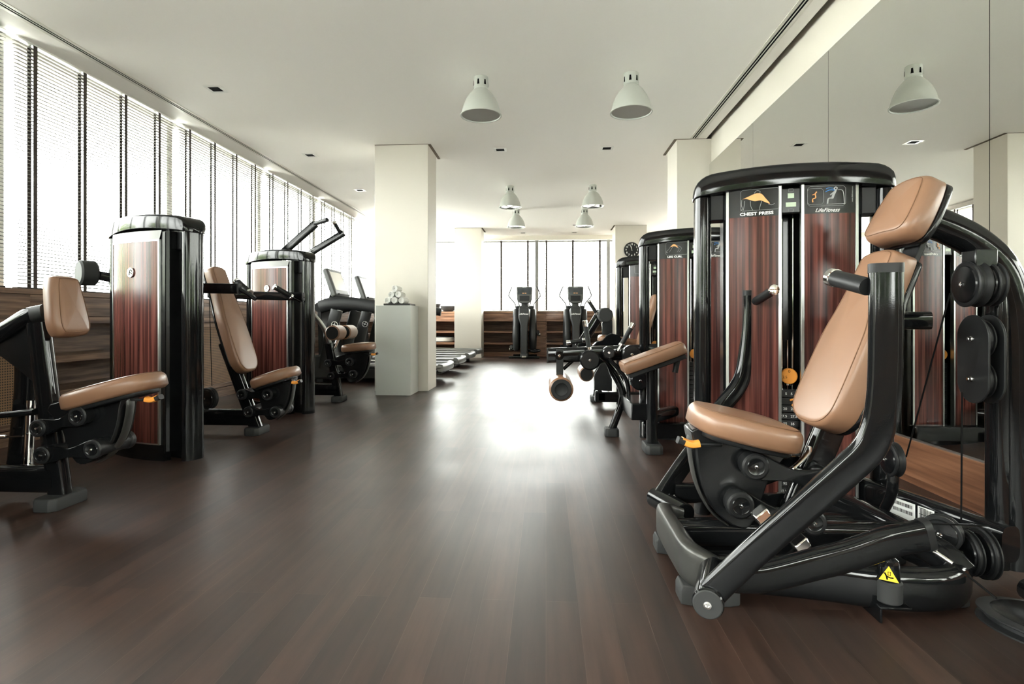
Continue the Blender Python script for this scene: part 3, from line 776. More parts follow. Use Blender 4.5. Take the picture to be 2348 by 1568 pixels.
    # back: one broad laminate panel with a bright frame and the round badge
    build(slab(MB(), -.238, .238, .115, 1.442, lambda u: bw(u) - .004, .009, 12), 'laminate_panel', 'laminate', root, ang=30)
    tr = MB(); bo = lambda u: bw(u) - .001
    slab(tr, -.248, -.237, .108, 1.452, bo, .015, 1); slab(tr, .237, .248, .108, 1.452, bo, .015, 1)
    slab(tr, -.248, .248, 1.441, 1.452, bo, .015, 12); slab(tr, -.248, .248, .106, .115, bo, .015, 12)
    build(tr, 'edge_trim', 'aluminium', root)
    vs = []; n = 12; m = MB()
    for i in range(n + 1):
        u = -.248 + .496 * i / n; vs += [T(u, bw(u) - .015, 1.452), T(u * 1.04, bw(u) - .006, 1.512)]
    m.add(vs, [(2 * i, 2 * i + 2, 2 * i + 3, 2 * i + 1) for i in range(n)])
    build(m, 'brow', 'satin_grey', root)
    bd = build(MB().cyl(T(0, bw(0) - .010, 1.24), -Nn, .034, 0, .012, .003, 28), 'badge', 'chrome', root)
    q = T(0, bw(0) - .0235, 1.24); m = MB()
    m.tube([q + E * a + V((0, 0, b_)) for a, b_ in ((.010, -.018), (.004, 0), (-.002, .018))], .003, .001, side=E, n=6)
    m.tube([q + E * a + V((0, 0, b_)) for a, b_ in ((-.002, .018), (-.016, .014), (-.019, .004))], .003, .0012, side=(0, 0, 1), n=6)
    m.tube([q + E * a + V((0, 0, b_)) for a, b_ in ((.004, 0), (-.010, -.002), (-.018, -.010))], .003, .0012, side=(0, 0, 1), n=6)
    build(m, 'badge_mark', 'slot_black', bd)

def foot(root, x, y, hx=.062, hy=.17, rot=0, h=.062):
    a = math.radians(rot); ex, ey = V((math.cos(a), math.sin(a), 0)), V((-math.sin(a), math.cos(a), 0))
    c = V((x, y, 0)); k = .45
    pl = [(-hx, -hy * (1 - k * .5)), (-hx * .6, -hy), (hx * .6, -hy), (hx, -hy * (1 - k * .5)), (hx, hy * (1 - k * .5)), (hx * .6, hy), (-hx * .6, hy), (-hx, hy * (1 - k * .5))]
    rings = []
    for s, z in ((.97, 0), (1, .008), (1, h * .75), (.93, h)):
        rings.append([c + ex * a_ * s + ey * b_ * s + V((0, 0, z)) for a_, b_ in pl])
    return build(MB().loft(rings), 'rubber_foot', 'rubber', root, bevel=.004, ang=30)

def hub(root, x, z, y0, y1, r, par=None, knurl=False):
    m = MB(); m.lathe([(r * .86, y0), (r, y0 + .005), (r, y0 + .03), (r * .9, y0 + .034), (r * .9, y1 - .034), (r, y1 - .03), (r, y1 - .005), (r * .86, y1)], (x, 0, z), (0, 1, 0), 28)
    h = build(m, 'pivot_hub', 'matte_black', root, ang=30)
    for y, s in ((y0, -1), (y1, 1)):
        build(MB().lathe([(r * .66, 0), (r * .62, .003), (r * .55, .001)], (x, y, z), (0, s, 0), 24), 'hub_ring', 'shroud_black', h)
        build(MB().lathe([(.006, 0), (.006, .004), (.003, .005), (.002, .001)], (x, y, z), (0, s, 0), 12), 'bolt', 'chrome', h)
    return h
def seat_unit(root, fx, fy_, s, F1, F2, R1_, R2_, seat, seat_w=.185, plate=1.0, pz=0, lever=True, hw=.085):
    """height-adjustable seat: s = +1 faces +X; F = front pivots, R = rear pivots on the post (relative to the foot)"""
    X = lambda x: fx + s * x
    hub(root, X(F1[0]), F1[1], fy_ - hw - .035, fy_ + hw + .035, .046)
    hub(root, X(F2[0]), F2[1], fy_ - hw - .035, fy_ + hw + .035, .046)
    hub(root, X(R1_[0]), R1_[1], fy_ - hw - .03, fy_ + hw + .03, .042)
    hub(root, X(R2_[0]), R2_[1], fy_ - hw - .03, fy_ + hw + .03, .042)
    for A, B in ((F1, R1_), (F2, R2_)):
        for sy in (-1, 1):
            ax, az, bx_, bz = X(A[0]), A[1], X(B[0]), B[1]
            d = V((bx_ - ax, 0, bz - az)); L = d.length; d.normalize(); n = V((-d.z, 0, d.x))
            if n.z < 0: n = -n
            top = [(0, .044), (.15, .040), (.35, .024), (.5, .016), (.65, .020), (.85, .036), (1, .040)]
            rings = []
            for y in (-.012, .012):
                ring = [V((ax, 0, az)) + d * L * t + n * h for t, h in top] + [V((bx_, 0, bz)) + d * .03] + [V((ax, 0, az)) + d * L * t - n * (h + .012 * math.sin(math.pi * t)) for t, h in reversed(top)] + [V((ax, 0, az)) - d * .035]
                rings.append([q + V((0, fy_ + sy * (hw + .002) + y, 0)) for q in ring])
            build(MB().loft(rings), 'link_arm', 'gloss_black', root, bevel=.004, ang=30)
    pl = [(-.01, .51), (.34, .575), (.352, .50), (.325, .37), (.265, .275), (.17, .222), (.11, .25), (.05, .40)]
    pl = [(x * plate, z + pz) for x, z in pl]
    q = smooth_path([(X(a), b, 0) for a, b in pl], 3, True)
    build(MB().prism([(v.x, v.y) for v in q], fy_ - .058, fy_ + .058), 'seat_bracket', 'shroud_black', root, bevel=.006, ang=30)
    arc = [(x * plate, z + pz) for x, z in ((.345, .555), (.357, .50), (.330, .37), (.270, .270), (.2, .222))]
    build(MB().tube([(X(a + .004), fy_, b) for a, b in arc], .030, .006, n=10, sm=4), 'scale_strip', 'satin_grey', root)
    # seat pad
    (x0, z0), (x1, z1) = seat
    a = V((X(x0), fy_, z0)); b = V((X(x1), fy_, z1)); eu = (b - a); L = eu.length; eu.normalize(); up = V((0, 1, 0)).cross(eu)
    if up.z < 0: up = -up
    w = seat_w
    pts = [(0, 0), (.01 * L, w * .55), (.14 * L, w * .86), (.45 * L, w), (.78 * L, w * .92), (.94 * L, w * .68), (L, 0), (.94 * L, -w * .68), (.78 * L, -w * .92), (.45 * L, -w), (.14 * L, -w * .86), (.01 * L, -w * .55)]
    m = MB(); seam = m.cushion(pts, .084, .036, a - up * .006, eu, (0, 1, 0), up, .010)
    pad = build(m, 'seat_pad', 'leather', root, ang=60)
    st = MB().tube(seam, .0016, .0016, n=5, closed=True); st2 = MB()
    build(st, 'stitching', 'thread', pad)
    m = MB(); m.cushion([(p[0] * .86 + .02, p[1] * .80) for p in pts], .03, .010, a - up * .024, eu, (0, 1, 0), up, 0)
    build(m, 'seat_shell', 'matte_black', root, ang=60)
    if lever:
        c = V((X(x1 * .97 - .0), fy_ - s * .0 - .06, z1 - .062))
        build(MB().tube([c - V((s * .09, 0, 0)), c], .007, .007, n=8), 'lever_rod', 'matte_black', root)
        lv = MB().tube([c + V((s * (-.012), 0, .004)), c + V((s * .012, 0, .0)), c + V((s * .034, 0, .006)), c + V((s * .050, 0, .014))], .019, .013, n=12, sm=3, e=.6)
        lp = build(lv, 'adjust_lever', 'orange', root)
        build(MB().tube([c + V((s * .040, 0, .008)), c + V((s * .062, 0, .016))], .0195, .0125, n=12, e=.6), 'lever_tip', 'matte_black', lp)

def back_pad(root, o, ang, s, outline, t, fy_, name='back_pad', r=.024, org_off=0, bulge=.010):
    """reclined pad; o = (x, z) of the lower end of its front face, ang = recline, s = facing"""
    a = math.radians(ang); ev = V((-s * math.sin(a), 0, math.cos(a))); en = V((s * math.cos(a), 0, math.sin(a)))
    base = V((o[0], fy_, o[1])) - en * t
    m = MB(); seam = m.cushion(outline, t, r, base, (0, 1, 0), ev, en, bulge)
    p = build(m, name, 'leather', root, ang=60)
    build(MB().tube(seam, .0016, .0016, n=5, closed=True), 'stitching', 'thread', p)
    m = MB(); m.cushion([(u * .96, v * .985 + .004) for u, v in outline], .022, .008, base - en * .018, (0, 1, 0), ev, en, 0)
    build(m, name.replace('pad', 'shell'), 'shroud_black', root, ang=60)
    return ev, en
BACK = [(0, -.015), (.09, -.005), (.145, .035), (.160, .10), (.158, .24), (.150, .34), (.128, .42), (.112, .50), (.105, .60), (.088, .645), (0, .66),
        (-.088, .645), (-.105, .60), (-.112, .50), (-.128, .42), (-.150, .34), (-.158, .24), (-.160, .10), (-.145, .035), (-.09, -.005)]
HEAD = [(0, 0), (.09, 0), (.125, .03), (.128, .10), (.112, .19), (.085, .235), (0, .25), (-.085, .235), (-.112, .19), (-.128, .10), (-.125, .03), (-.09, 0)]
def stretch(o, k, w=1): return [(u * w, v * k) for u, v in o]
def grip(root, a, b, r=.0175, name='hand_grip', caps=(1, 1)):
    a, b = V(a), V(b); d = (b - a).normalized()
    h = build(MB().tube([a + d * .004, b - d * .004], r, r, n=18), name, 'matte_black', root)
    if caps[0]: build(MB().lathe([(r * .8, -.006), (r * 1.12, -.003), (r * 1.12, .014), (r, .016)], a, d, 20), 'grip_collar', 'chrome', h)
    if caps[1]: build(MB().lathe([(r * .8, -.006), (r * 1.12, -.003), (r * 1.12, .014), (r, .016)], b, -d, 20), 'grip_collar', 'chrome', h)
    return h
def pulley(root, o, axis, r, t=.03, cap=True):
    ax = V(axis).normalized(); m = MB()
    m.lathe([(r * .94, -t / 2), (r, -t / 2 + .003), (r, -t / 2 + .007), (r * .90, -.004), (r * .90, .004), (r, t / 2 - .007), (r, t / 2 - .003), (r * .94, t / 2)], o, ax, 36)
    p = build(m, 'pulley_wheel', 'matte_black', root, ang=30)
    for s in (-1, 1):
        build(MB().lathe([(r * .82, t / 2), (r * .78, t / 2 + .004), (r * .3, t / 2 + .008), (.001, t / 2 + .009)], o, ax * s, 32), 'pulley_cover', 'shroud_black', p, ang=30)
        build(MB().lathe([(.009, t / 2 + .007), (.009, t / 2 + .012), (.005, t / 2 + .013), (.004, t / 2 + .010)], o, ax * s, 14), 'axle_bolt', 'chrome', p)
    return p
def cable(root, pts, r=.0028): return build(MB().tube(pts, r, r, n=8), 'cable', 'slot_black', root)
def low_beam(root, fx, fy_, s, L=.75, z=(.062, .20), cross=None):
    zc, hz = (z[0] + z[1]) / 2, (z[1] - z[0]) / 2
    build(MB().tube([(fx - s * .02, fy_, zc), (fx - s * L, fy_, zc)], .034, hz, n=20, e=.55), 'base_beam', 'gloss_black', root, ang=40)
    if cross: build(MB().tube([(fx - s * L * .8, fy_, zc), (fx - s * L * .8, cross, zc)], .05, hz * .8, side=(1, 0, 0), n=20, e=.6), 'cross_beam', 'gloss_black', root, ang=40)
    foot(root, fx - s * (L + .02), fy_)
def post(root, fx, fy_, s, top=(-.25, .70), hx=.050, hy=.032):
    build(MB().tube([(fx, fy_, .03), (fx + s * top[0], fy_, top[1])], hy, hx, n=22, e=.5), 'seat_post', 'gloss_black', root, ang=40)

# ------------------------------------------------------------------ chest press, right foreground
RX, RY = .82, 2.09
R = thing('chest_press_machine', 'black chest press machine with tan pads in the right foreground', 'weight machine', (RX, RY, 0), 'weight machines on the mirror side')
tower(R, (1.13, 2.70), -12, 1, 'CHEST PRESS', True, True)
seat_unit(R, RX, RY - .02, -1, (.110, .424), (.160, .291), (-.14, .372), (-.085, .235), ((-.045, .468), (.305, .548)), plate=.84, pz=-.03, seat_w=.19)
post(R, RX, RY, -1, (-.27, .72))
ev, en = back_pad(R, (.925, .570), 23, -1, stretch(BACK, 1.0, .98), .095, RY - .01)
back_pad(R, (1.180, 1.222), 27, -1, stretch(HEAD, .96, 1.02), .088, RY - .01, 'head_pad', r=.034)
b0 = V((.925, RY - .01, .575)) - en * .085
build(MB().obox(b0 + ev * .47 - en * .030, (0, 1, 0), ev, en, .045, .46, .010), 'spine_plate', 'matte_black', R, bevel=.003)
cb = at(2128, 735, Y=2.22)
build(MB().tube([(1.215, 2.20, cb.z), (1.26, 2.22, cb.z), cb], .028, .034, n=20, sm=3, e=.5), 'cross_bar', 'gloss_black', R, ang=40)
build(MB().tube([cb - V((.02, 0, 0)), cb + V((-.03, .22, 0)), (1.42, 2.64, cb.z)], .030, .028, side=(0, 0, 1), n=16, sm=3), 'cross_bar', 'gloss_black', R)
col = [at(x, y, Y=RY) for x, y in ((2120, 503), (2180, 526), (2240, 560), (2290, 610), (2318, 680), (2330, 780), (2331, 1000), (2331, 1200))]
col[-1].z = .05
build(MB().tube(col, .045, .056, n=26, sm=6, e=.85), 'rear_column', 'gloss_black', R, ang=50)
fc = at(2286, 900, Y=RY)
build(MB().tube([(fc.x, RY, .05), (fc.x, RY, 1.02)], .035, .026, n=18, e=.6), 'column_fairing', 'gloss_black', R, ang=50)
NP, FP = (.467, 1.651, -20), (.516, 2.523, 20)
near = [at(x, y, P=NP) for x, y in ((1625, 1372), (1645, 1346), (1740, 1256), (1860, 1150), (1945, 1075), (1990, 1030), (2013, 980), (2024, 925), (2029, 850), (2031, 720), (2031, 622))]
far = [at(x, y, P=FP) for x, y in ((1512, 1145), (1560, 1075), (1610, 1005), (1655, 935), (1690, 890), (1706, 850), (1716, 780), (1720, 720), (1720, 676))]
for pts, P, sg in ((near, NP, -1), (far, FP, 1)):
    sd = V((math.sin(math.radians(20)), math.cos(math.radians(20)) * -sg, 0))        # inward pivot axis
    arm = build(MB().tube(pts, .024, .0385, side=sd, n=28, sm=6, e=.6), 'press_arm', 'gloss_black', R, ang=50)
    tp = pts[-1]
    build(MB().tube([tp - V((0, 0, .004)), tp + V((0, 0, .020))], .0245, .0395, side=sd, n=28, e=.6), 'arm_cap', 'matte_black', arm, ang=40)
    pv = pts[0].copy()
    build(MB().cyl(pv, sd, .044, -.036, .20, .004, 32), 'pivot_tube', 'gloss_black', R)
    dsk = build(MB().cyl(pv - sd * .036, -sd, .041, 0, .006, .003, 32), 'pivot_cap', 'rubber', R)
    build(MB().lathe([(.011, .006), (.011, .009), (.006, .010), (.004, .007)], pv - sd * .036, -sd, 16), 'bolt', 'chrome', dsk)
g0 = at(1992, 658, P=NP); g1 = at(1909, 636, Y=1.66)
grip(R, g0, g1, .0235, caps=(0, 1))
g0 = at(1728, 694, P=FP); g1 = at(1776, 664, Y=2.42)
grip(R, g0, g1, .0195)
# movement levers, bumper and front beam
for sg, P in ((-1, NP), (1, FP)):
    lv = [at(x, y, Y=1.70) for x, y in ((1668, 1322), (1748, 1322), (1863, 1294), (1949, 1272), (2035, 1243), (2118, 1226))]
    if sg > 0: lv = [V((q.x + .03, 2 * RY - q.y + .04, q.z)) for q in lv]
    l = build(MB().tube(lv, .028, .043, n=24, sm=5, e=.6), 'lever_beam', 'gloss_black', R, ang=50)
    d = (lv[-1] - lv[-2]).normalized()
    build(MB().tube([lv[-1] - d * .004, lv[-1] + d * .016], .029, .046, n=24, e=.6), 'lever_cap', 'matte_black', l, ang=40)
le = at(2140, 1262, Y=1.70)
ch = at(2185, 1292, Y=1.66); ce = at(2285, 1372, Y=1.52)
build(MB().tube([le, ch], .006, .006, n=12), 'cable_ferrule', 'chrome', R)
cable(R, [ch, ce])
bc = at(2038, 1378, Z=.05)
bm_ = build(MB().cyl(bc, (0, 0, 1), .037, 0, .068, .005, 28), 'bumper', 'rubber', R)
bp = build(MB().lathe([(.027, .06), (.030, .068), (.030, .115), (.026, .130), (.014, .138), (.001, .140)], bc, (0, 0, 1), 28), 'bumper_stem', 'gloss_black', R)
vd = (V((0, 0, 0)) - V((bc.x, bc.y, 0))).normalized(); sdv = V((-vd.y, vd.x, 0)) ; sdv = sdv if sdv.x > 0 else -sdv
q = bc + vd * .0315 + V((0, 0, .094))
st = build(MB().add([q - sdv * .026 - V((0, 0, .020)), q + sdv * .026 - V((0, 0, .020)), q + V((0, 0, .026))], [(0, 1, 2)]), 'warning_sticker', 'yellow_print', bp, smooth=False)
m = MB(); q2 = q + vd * .0008
m.tube([q2 + sdv * a + V((0, 0, b)) for a, b in ((-.011, .004), (-.006, -.006), (-.004, -.016))], .0024, .0008, side=sdv, n=5)
m.tube([q2 + sdv * a + V((0, 0, b)) for a, b in ((-.006, -.006), (.004, -.009), (.012, -.008))], .002, .0008, side=(0, 0, 1), n=5)
m.tube([q2 + sdv * a + V((0, 0, b)) for a, b in ((-.002, .008), (.004, .008), (.004, -.002), (-.002, -.002))], .0012, .0006, side=(0, 0, 1), n=4, closed=True)
build(m, 'warning_symbol', 'slot_black', st)
build(MB().box(bc.x - .048, bc.x + .045, bc.y - .04, bc.y + .12, .042, .049).box(bc.x - .048, bc.x - .041, bc.y - .04, bc.y + .10, .0, .046), 'bumper_bracket', 'gloss_black', R, bevel=.002)
ring = [(.50, RY - .155), (.70, RY - .17), (.90, RY - .205), (1.05, RY - .245), (1.17, RY - .255), (1.28, RY - .225), (1.365, RY - .13), (1.39, RY)]
ring = ring + [(x, 2 * RY - y) for x, y in reversed(ring[:-1])]
build(MB().tube([(x, y, .080) for x, y in ring], .064, .040, side=(0, 0, 1), n=20, sm=5, e=.6), 'base_ring', 'gloss_black', R, ang=50)
build(MB().tube([(.53, RY + .24, .10), (.475, RY + .20, .125), (.462, RY + .1, .135), (.462, RY - .1, .135), (.475, RY - .20, .125), (.53, RY - .24, .10)], .062, .030, side=(0, 0, 1), n=18, sm=5, e=.45), 'front_plate', 'satin_grey', R, ang=50)
foot(R, .53, RY - .20, .095, .05); foot(R, .53, RY + .20, .095, .05)
foot(R, 1.30, RY - .16, .06, .05, h=.03); foot(R, 1.30, RY + .16, .06, .05, h=.03)
build(MB().tube([(.48, RY, .15), (1.66, RY, .15)], .034, .045, n=20, e=.6), 'spine_beam', 'gloss_black', R, ang=50)
build(MB().tube([(1.15, 2.68, .12), (1.24, 2.42, .15), (1.30, 2.0, .15), (1.34, 1.90, .10)], .042, .048, side=(1, 0, 0), n=20, sm=4, e=.7), 'cross_beam', 'gloss_black', R, ang=50)
lb0, lb1 = V((1.40, 2.70, .155)), V((1.585, 2.02, .155))
build(MB().tube([lb0, lb1], .040, .062, side=(1, 0, 0), n=20, e=.6), 'cross_beam', 'gloss_black', R, ang=50)
d = (lb1 - lb0).normalized(); nn = V((d.y, -d.x, 0)); nn = nn if nn.x < 0 else -nn
for t0, t1, nme in ((.34, .54, 'rating_label'), (.555, .655, 'inspection_label')):
    a, b = lb0.lerp(lb1, t0) + nn * .0408, lb0.lerp(lb1, t1) + nn * .0408
    la = build(MB().add([a + V((0, 0, -.040)), b + V((0, 0, -.040)), b + V((0, 0, .036)), a + V((0, 0, .036))], [(0, 1, 2, 3)]), nme, 'white_print', R, smooth=False)
    la['label'] = 'white printed sticker'
    pr = MB(); L = (b - a).length; rnd = random.Random(3)
    rows = ((.012, .026), (-.014, .0)) if nme[0] == 'r' else ((-.008, .03),)
    for z0, z1 in rows:
        x = L * .3 if nme[0] == 'r' else L * .12
        while x < L * .9:
            w = rnd.choice((.0012, .002, .003)); o_ = a + d * x + nn * .0006
            pr.add([o_ + V((0, 0, z0)), o_ + d * w + V((0, 0, z0)), o_ + d * w + V((0, 0, z1)), o_ + V((0, 0, z1))], [(0, 1, 2, 3)]); x += w + rnd.choice((.0012, .002, .0028))
    for z0 in (.030, .006, -.020, -.028, -.034):
        o_ = a + d * L * .08 + nn * .0006; o2 = a + d * L * (.2 if nme[0] == 'r' else .5) + nn * .0006
        pr.add([o_ + V((0, 0, z0)), o2 + V((0, 0, z0)), o2 + V((0, 0, z0 + .0018)), o_ + V((0, 0, z0 + .0018))], [(0, 1, 2, 3)])
    build(pr, 'print', 'slot_black', la, smooth=False)
# pulleys and cables on the column
pa = V((-1, .06, 0)).normalized()
top = at(2228, 652, Y=1.99)
pulley(R, top, pa, .077, .045); pulley(R, top - pa * .055, pa, .074, .03)
build(MB().obox(top + V((.025, 0, .085)), V((pa.y, -pa.x, 0)), pa, (0, 0, 1), .035, .035, .030), 'pulley_bracket', 'shroud_black', R, bevel=.004)
oc = at(2229, 823, Y=2.0); sdx = V((-pa.y, pa.x, 0))
for k in (0, .048):
    pl = []
    for j in range(28):
        a = 2 * math.pi * j / 28; pl.append((math.cos(a) * .078, math.sin(a) * .078 + (.072 if math.sin(a) >= 0 else -.072)))
    rg = [[oc - pa * (k + h) + sdx * x + V((0, 0, z)) for x, z in pl] for h in (0, .007)]
    build(MB().loft(rg), 'pulley_plate', 'matte_black', R, bevel=.002, ang=30)
for dz in (.068, -.068):
    o_ = oc + V((0, 0, dz)); build(MB().cyl(o_, pa, .007, -.06, .016, .002, 14).cyl(o_, pa, .010, .0, .007, .002, 14), 'plate_bolt', 'chrome', R)
    pulley(R, o_ - pa * .025, pa, .064, .026)
lp = at(2046, 1053, Y=2.2); pulley(R, lp, (-1, .06, 0), .064, .035)
build(MB().tube([lp, lp + V((0, 0, -.12)), (lp.x + .02, lp.y + .1, .16)], .015, .022, n=12, sm=3), 'pulley_bracket', 'shroud_black', R)
cable(R, [top + V((-.070, 0, -.03)), lp + V((.05, 0, .01))]); 
c0 = at(2206, 900, Y=1.98); cable(R, [c0, at(2204, 1196, Y=2.0)])
pulley(R, at(2158, 1222, Y=2.02), (-.7, -.72, 0), .062, .04)
pulley(R, at(2220, 1267, Y=2.0), (-1, .06, 0), .074, .024); pulley(R, at(2254, 1268, Y=2.0), (-1, .06, 0), .084, .024)
bw_ = at(2425, 1445, Z=.12); pulley(R, bw_, (.10, .06, 1), .165, .036)
build(MB().tube([bw_, bw_ + V((.10, .12, -.02)), (1.50, 1.86, .08)], .02, .03, n=12, sm=3), 'pulley_bracket', 'shroud_black', R)
cable(R, [(.62, 2.02, .235), at(2270, 1206, Y=1.97)])
# chrome adjusters seen around the seat
for (x, y, Y, nme) in ((1600, 1030, 2.28, 'chrome_block'), (1745, 1180, 1.86, 'chrome_clamp'), (1835, 1246, 1.90, 'chrome_clamp')):
    q = at(x, y, Y=Y); build(MB().obox(q, (.75, .2, .5), (0, 1, 0), (-.5, 0, .8), .026, .026, .017), nme, 'chrome', R, bevel=.005)
q = at(1833, 1060, Y=2.0)
build(MB().tube([q + V((-.035, 0, -.03)), q, q + V((.03, 0, .035)), q + V((.032, 0, .055))], .010, .006, n=10, sm=3, e=.5), 'seat_pin', 'chrome', R)

# ------------------------------------------------------------------ left row: seated row, shoulder press, pulldown
def left_base(name, label, fx, fy_, F1, F2, R1_, R2_, seat, ptop, tw=True, plate=1, pz=0, seat_w=.17, trot=-21):
    r = thing(name, label, 'weight machine', (fx, fy_, 0), 'weight machines on the window side')
    foot(r, fx, fy_, hy=.115); post(r, fx, fy_, 1, ptop)
    seat_unit(r, fx, fy_, 1, F1, F2, R1_, R2_, seat, seat_w, plate, pz)
    low_beam(r, fx, fy_, 1, .78, (.066, .20), fy_ - .55)
    tower(r, (fx - .353, fy_ - .705), trot, -1)
    return r
# seated row
M0 = left_base('seated_row_machine', 'black seated row machine with small tan chest pad, cropped at the left', -2.41, 2.66,
               (.185, .465), (.26, .309), (-.02, .404), (.0, .275), ((.075, .485), (.515, .60)), (-.13, .985), plate=1.0, seat_w=.15)
x0, y0 = -2.41, 2.66
CH = [(-.085, -.005), (-.05, -.018), (.05, -.018), (.085, -.005), (.100, .05), (.090, .16), (.074, .255), (.05, .282), (-.05, .282), (-.074, .255), (-.090, .16), (-.100, .05)]
a = math.radians(10); m = MB()
seam = m.cushion(CH, .085, .035, (-2.412, y0 + .01, .852), (0, 1, 0), (-math.sin(a), 0, math.cos(a)), (math.cos(a), 0, math.sin(a)), .008)
pd = build(m, 'chest_pad', 'leather', M0, ang=60); build(MB().tube(seam, .0018, .0018, n=5, closed=True), 'stitching', 'thread', pd)
build(MB().tube([(-3.25, y0, .60), (-2.95, y0, .74), (-2.70, y0, .865), (-2.58, y0, .935), (-2.50, y0, .955)], .040, .045, n=22, sm=5, e=.7), 'upper_beam', 'gloss_black', M0, ang=50)
build(MB().tube([(-2.53, y0, .948), (-2.47, y0, .96)], .052, .044, n=22, e=.6), 'beam_collar', 'matte_black', M0, ang=40)
build(MB().tube([(-2.50, y0, .965), (-2.42, y0, .975)], .022, .022, n=16), 'pad_stem', 'chrome', M0)
build(MB().prism([(-2.80, .80), (-2.56, .90), (-2.53, .60), (-2.60, .66)], y0 - .012, y0 + .012), 'gusset', 'shroud_black', M0, bevel=.002)
build(MB().tube([(-3.2, y0 - .02, .40), (-2.80, y0 - .02, .44), (-2.52, y0 - .02, .47)], .025, .016, n=16, sm=3, e=.6), 'swing_arm', 'gloss_black', M0)
build(MB().lathe([(.08, 0), (.09, .01), (.085, .03), (.03, .04), (.001, .042)], (-2.83, y0 - .05, .44), (0, -.15, 1), 32), 'swing_disc', 'satin_grey', M0)
build(MB().tube([(-2.86, y0 - .03, .335), (-2.58, y0 - .03, .35)], .005, .005, n=10).tube([(-2.75, y0 - .03, .341), (-2.67, y0 - .03, .345)], .009, .009, n=8), 'turnbuckle', 'chrome', M0)
build(MB().tube([(-2.60, y0 + .02, .20), (-2.585, y0 + .02, .52)], .020, .020, n=16), 'brace_post', 'chrome', M0)
build(MB().tube([(-2.75, y0 + .10, .10), (-2.66, y0 + .06, .55), (-2.62, y0 + .02, .80)], .03, .045, n=16, sm=3, e=.6), 'rear_post', 'gloss_black', M0)
grip(M0, (-2.83, 2.30, 1.06), (-2.76, 2.34, .92), .018)
build(MB().tube([(-2.81, 2.33, .93), (-2.95, 2.5, .80), (-3.15, y0, .64)], .018, .022, n=12, sm=3), 'row_arm', 'gloss_black', M0)
# shoulder press
L1 = left_base('shoulder_press_machine', 'black shoulder press machine with long tan backrest behind the near tower', -2.35, 4.45,
               (.144, .333), (.207, .195), (-.07, .331), (-.016, .193), ((.0, .375), (.345, .485)), (-.27, .74), plate=.86, pz=-.10, seat_w=.165)
y0 = 4.45
ev, en = back_pad(L1, (-2.395, .530), 18.5, 1, stretch(BACK, 1.34, .95), .085, y0)
b0 = V((-2.395, y0, .530)) - en * .085
build(MB().obox(b0 + ev * .45 - en * .030, (0, 1, 0), ev, en, .045, .42, .010), 'spine_plate', 'matte_black', L1, bevel=.003)
build(MB().tube([(-3.02, y0, .08), (-3.02, y0, .9), (-2.98, y0, 1.12), (-2.82, y0, 1.20)], .045, .05, n=20, sm=5, e=.8), 'rear_column', 'gloss_black', L1, ang=50)
for sg, Y in ((-1, 3.96), (1, 5.07)):
    e0 = at(548, 662, Y=Y) if sg < 0 else at(695, 680, Y=Y)
    back_ = V((-3.02, y0 + sg * .40, e0.z + .02))
    arm = build(MB().tube([e0, e0 + V((-.45, sg * -.02, .01)), back_], .022, .038, n=20, sm=4, e=.5), 'press_arm', 'gloss_black', L1, ang=40)
    build(MB().tube([e0 + V((-.004, 0, 0)), e0 + V((.008, 0, 0))], .023, .039, n=20, e=.5), 'arm_cap', 'rubber', arm, ang=40)
    if sg < 0: p0, p1, p2 = at(586, 686, Y=Y), at(573, 672, Y=Y + .03), at(543, 645, Y=Y + .10)
    else: p0, p1, p2 = at(690, 692, Y=Y), at(669, 681, Y=Y - .05), at(629, 657, Y=Y - .16)
    build(MB().tube([e0, p0], .012, .014, n=12).tube([p0, p1], .011, .011, n=12), 'handle_link', 'gloss_black', L1)
    grip(L1, p1, p2, .024)
ba = V((-3.37, 3.95, 1.27))
build(MB().tube([ba, (-3.02, y0 - .40, 1.19)], .022, .034, n=16, e=.6), 'counter_arm', 'gloss_black', L1, ang=40)
ad = V((.55, .84, .0)).normalized()
build(MB().cyl(ba - ad * .06, ad, .092, 0, .11, .012, 36), 'counterweight', 'rubber', L1)
build(MB().cyl(ba + V((.10, .10, -.02)), ad, .085, 0, .06, .012, 36), 'counterweight', 'rubber', L1)
pulley(L1, at(478, 913, Y=4.30), (-.3, -.95, 0), .085, .05)
c0 = at(486, 885, Y=4.30); cable(L1, [c0, at(479, 650, Y=4.30)])
# pulldown
L2 = left_base('lat_pulldown_machine', 'black pulldown machine with raised arms and tan thigh rollers', -2.36, 6.3,
               (.156, .456), (.196, .319), (-.093, .44), (-.059, .298), ((.055, .565), (.42, .60)), (-.12, .66), plate=1.0, pz=0, seat_w=.16)
y0 = 6.3
build(MB().tube([(-2.46, y0, .60), (-2.50, y0 - .05, .80), (-2.62, y0 - .1, .98), (-2.80, y0 - .12, 1.06), (-3.0, y0, 1.06)], .018, .028, n=16, sm=5), 'curved_stay', 'aluminium', L2)
build(MB().tube([(-2.45, y0 + .02, .55), (-2.36, y0 + .05, .78)], .02, .02, n=12), 'roller_stem', 'chrome', L2)
for ya, yb in ((6.02, 6.26), (6.38, 6.64)):
    rl = build(MB().cyl((-2.335, ya, .785), (0, 1, 0), .082, 0, yb - ya, .014, 32), 'thigh_roller', 'leather', L2)
    for q in (ya - .004, yb - .008): build(MB().cyl((-2.335, q, .785), (0, 1, 0), .070, 0, .012, .003, 32), 'roller_cap', 'matte_black', rl)
build(MB().cyl((-2.335, 6.1, .785), (0, 1, 0), .018, 0, .5, .003, 16), 'roller_axle', 'chrome', L2)
build(MB().tube([(-3.05, y0, .08), (-3.05, y0, 1.3), (-3.02, y0, 1.62)], .045, .05, n=20, sm=5, e=.8), 'rear_column', 'gloss_black', L2, ang=50)
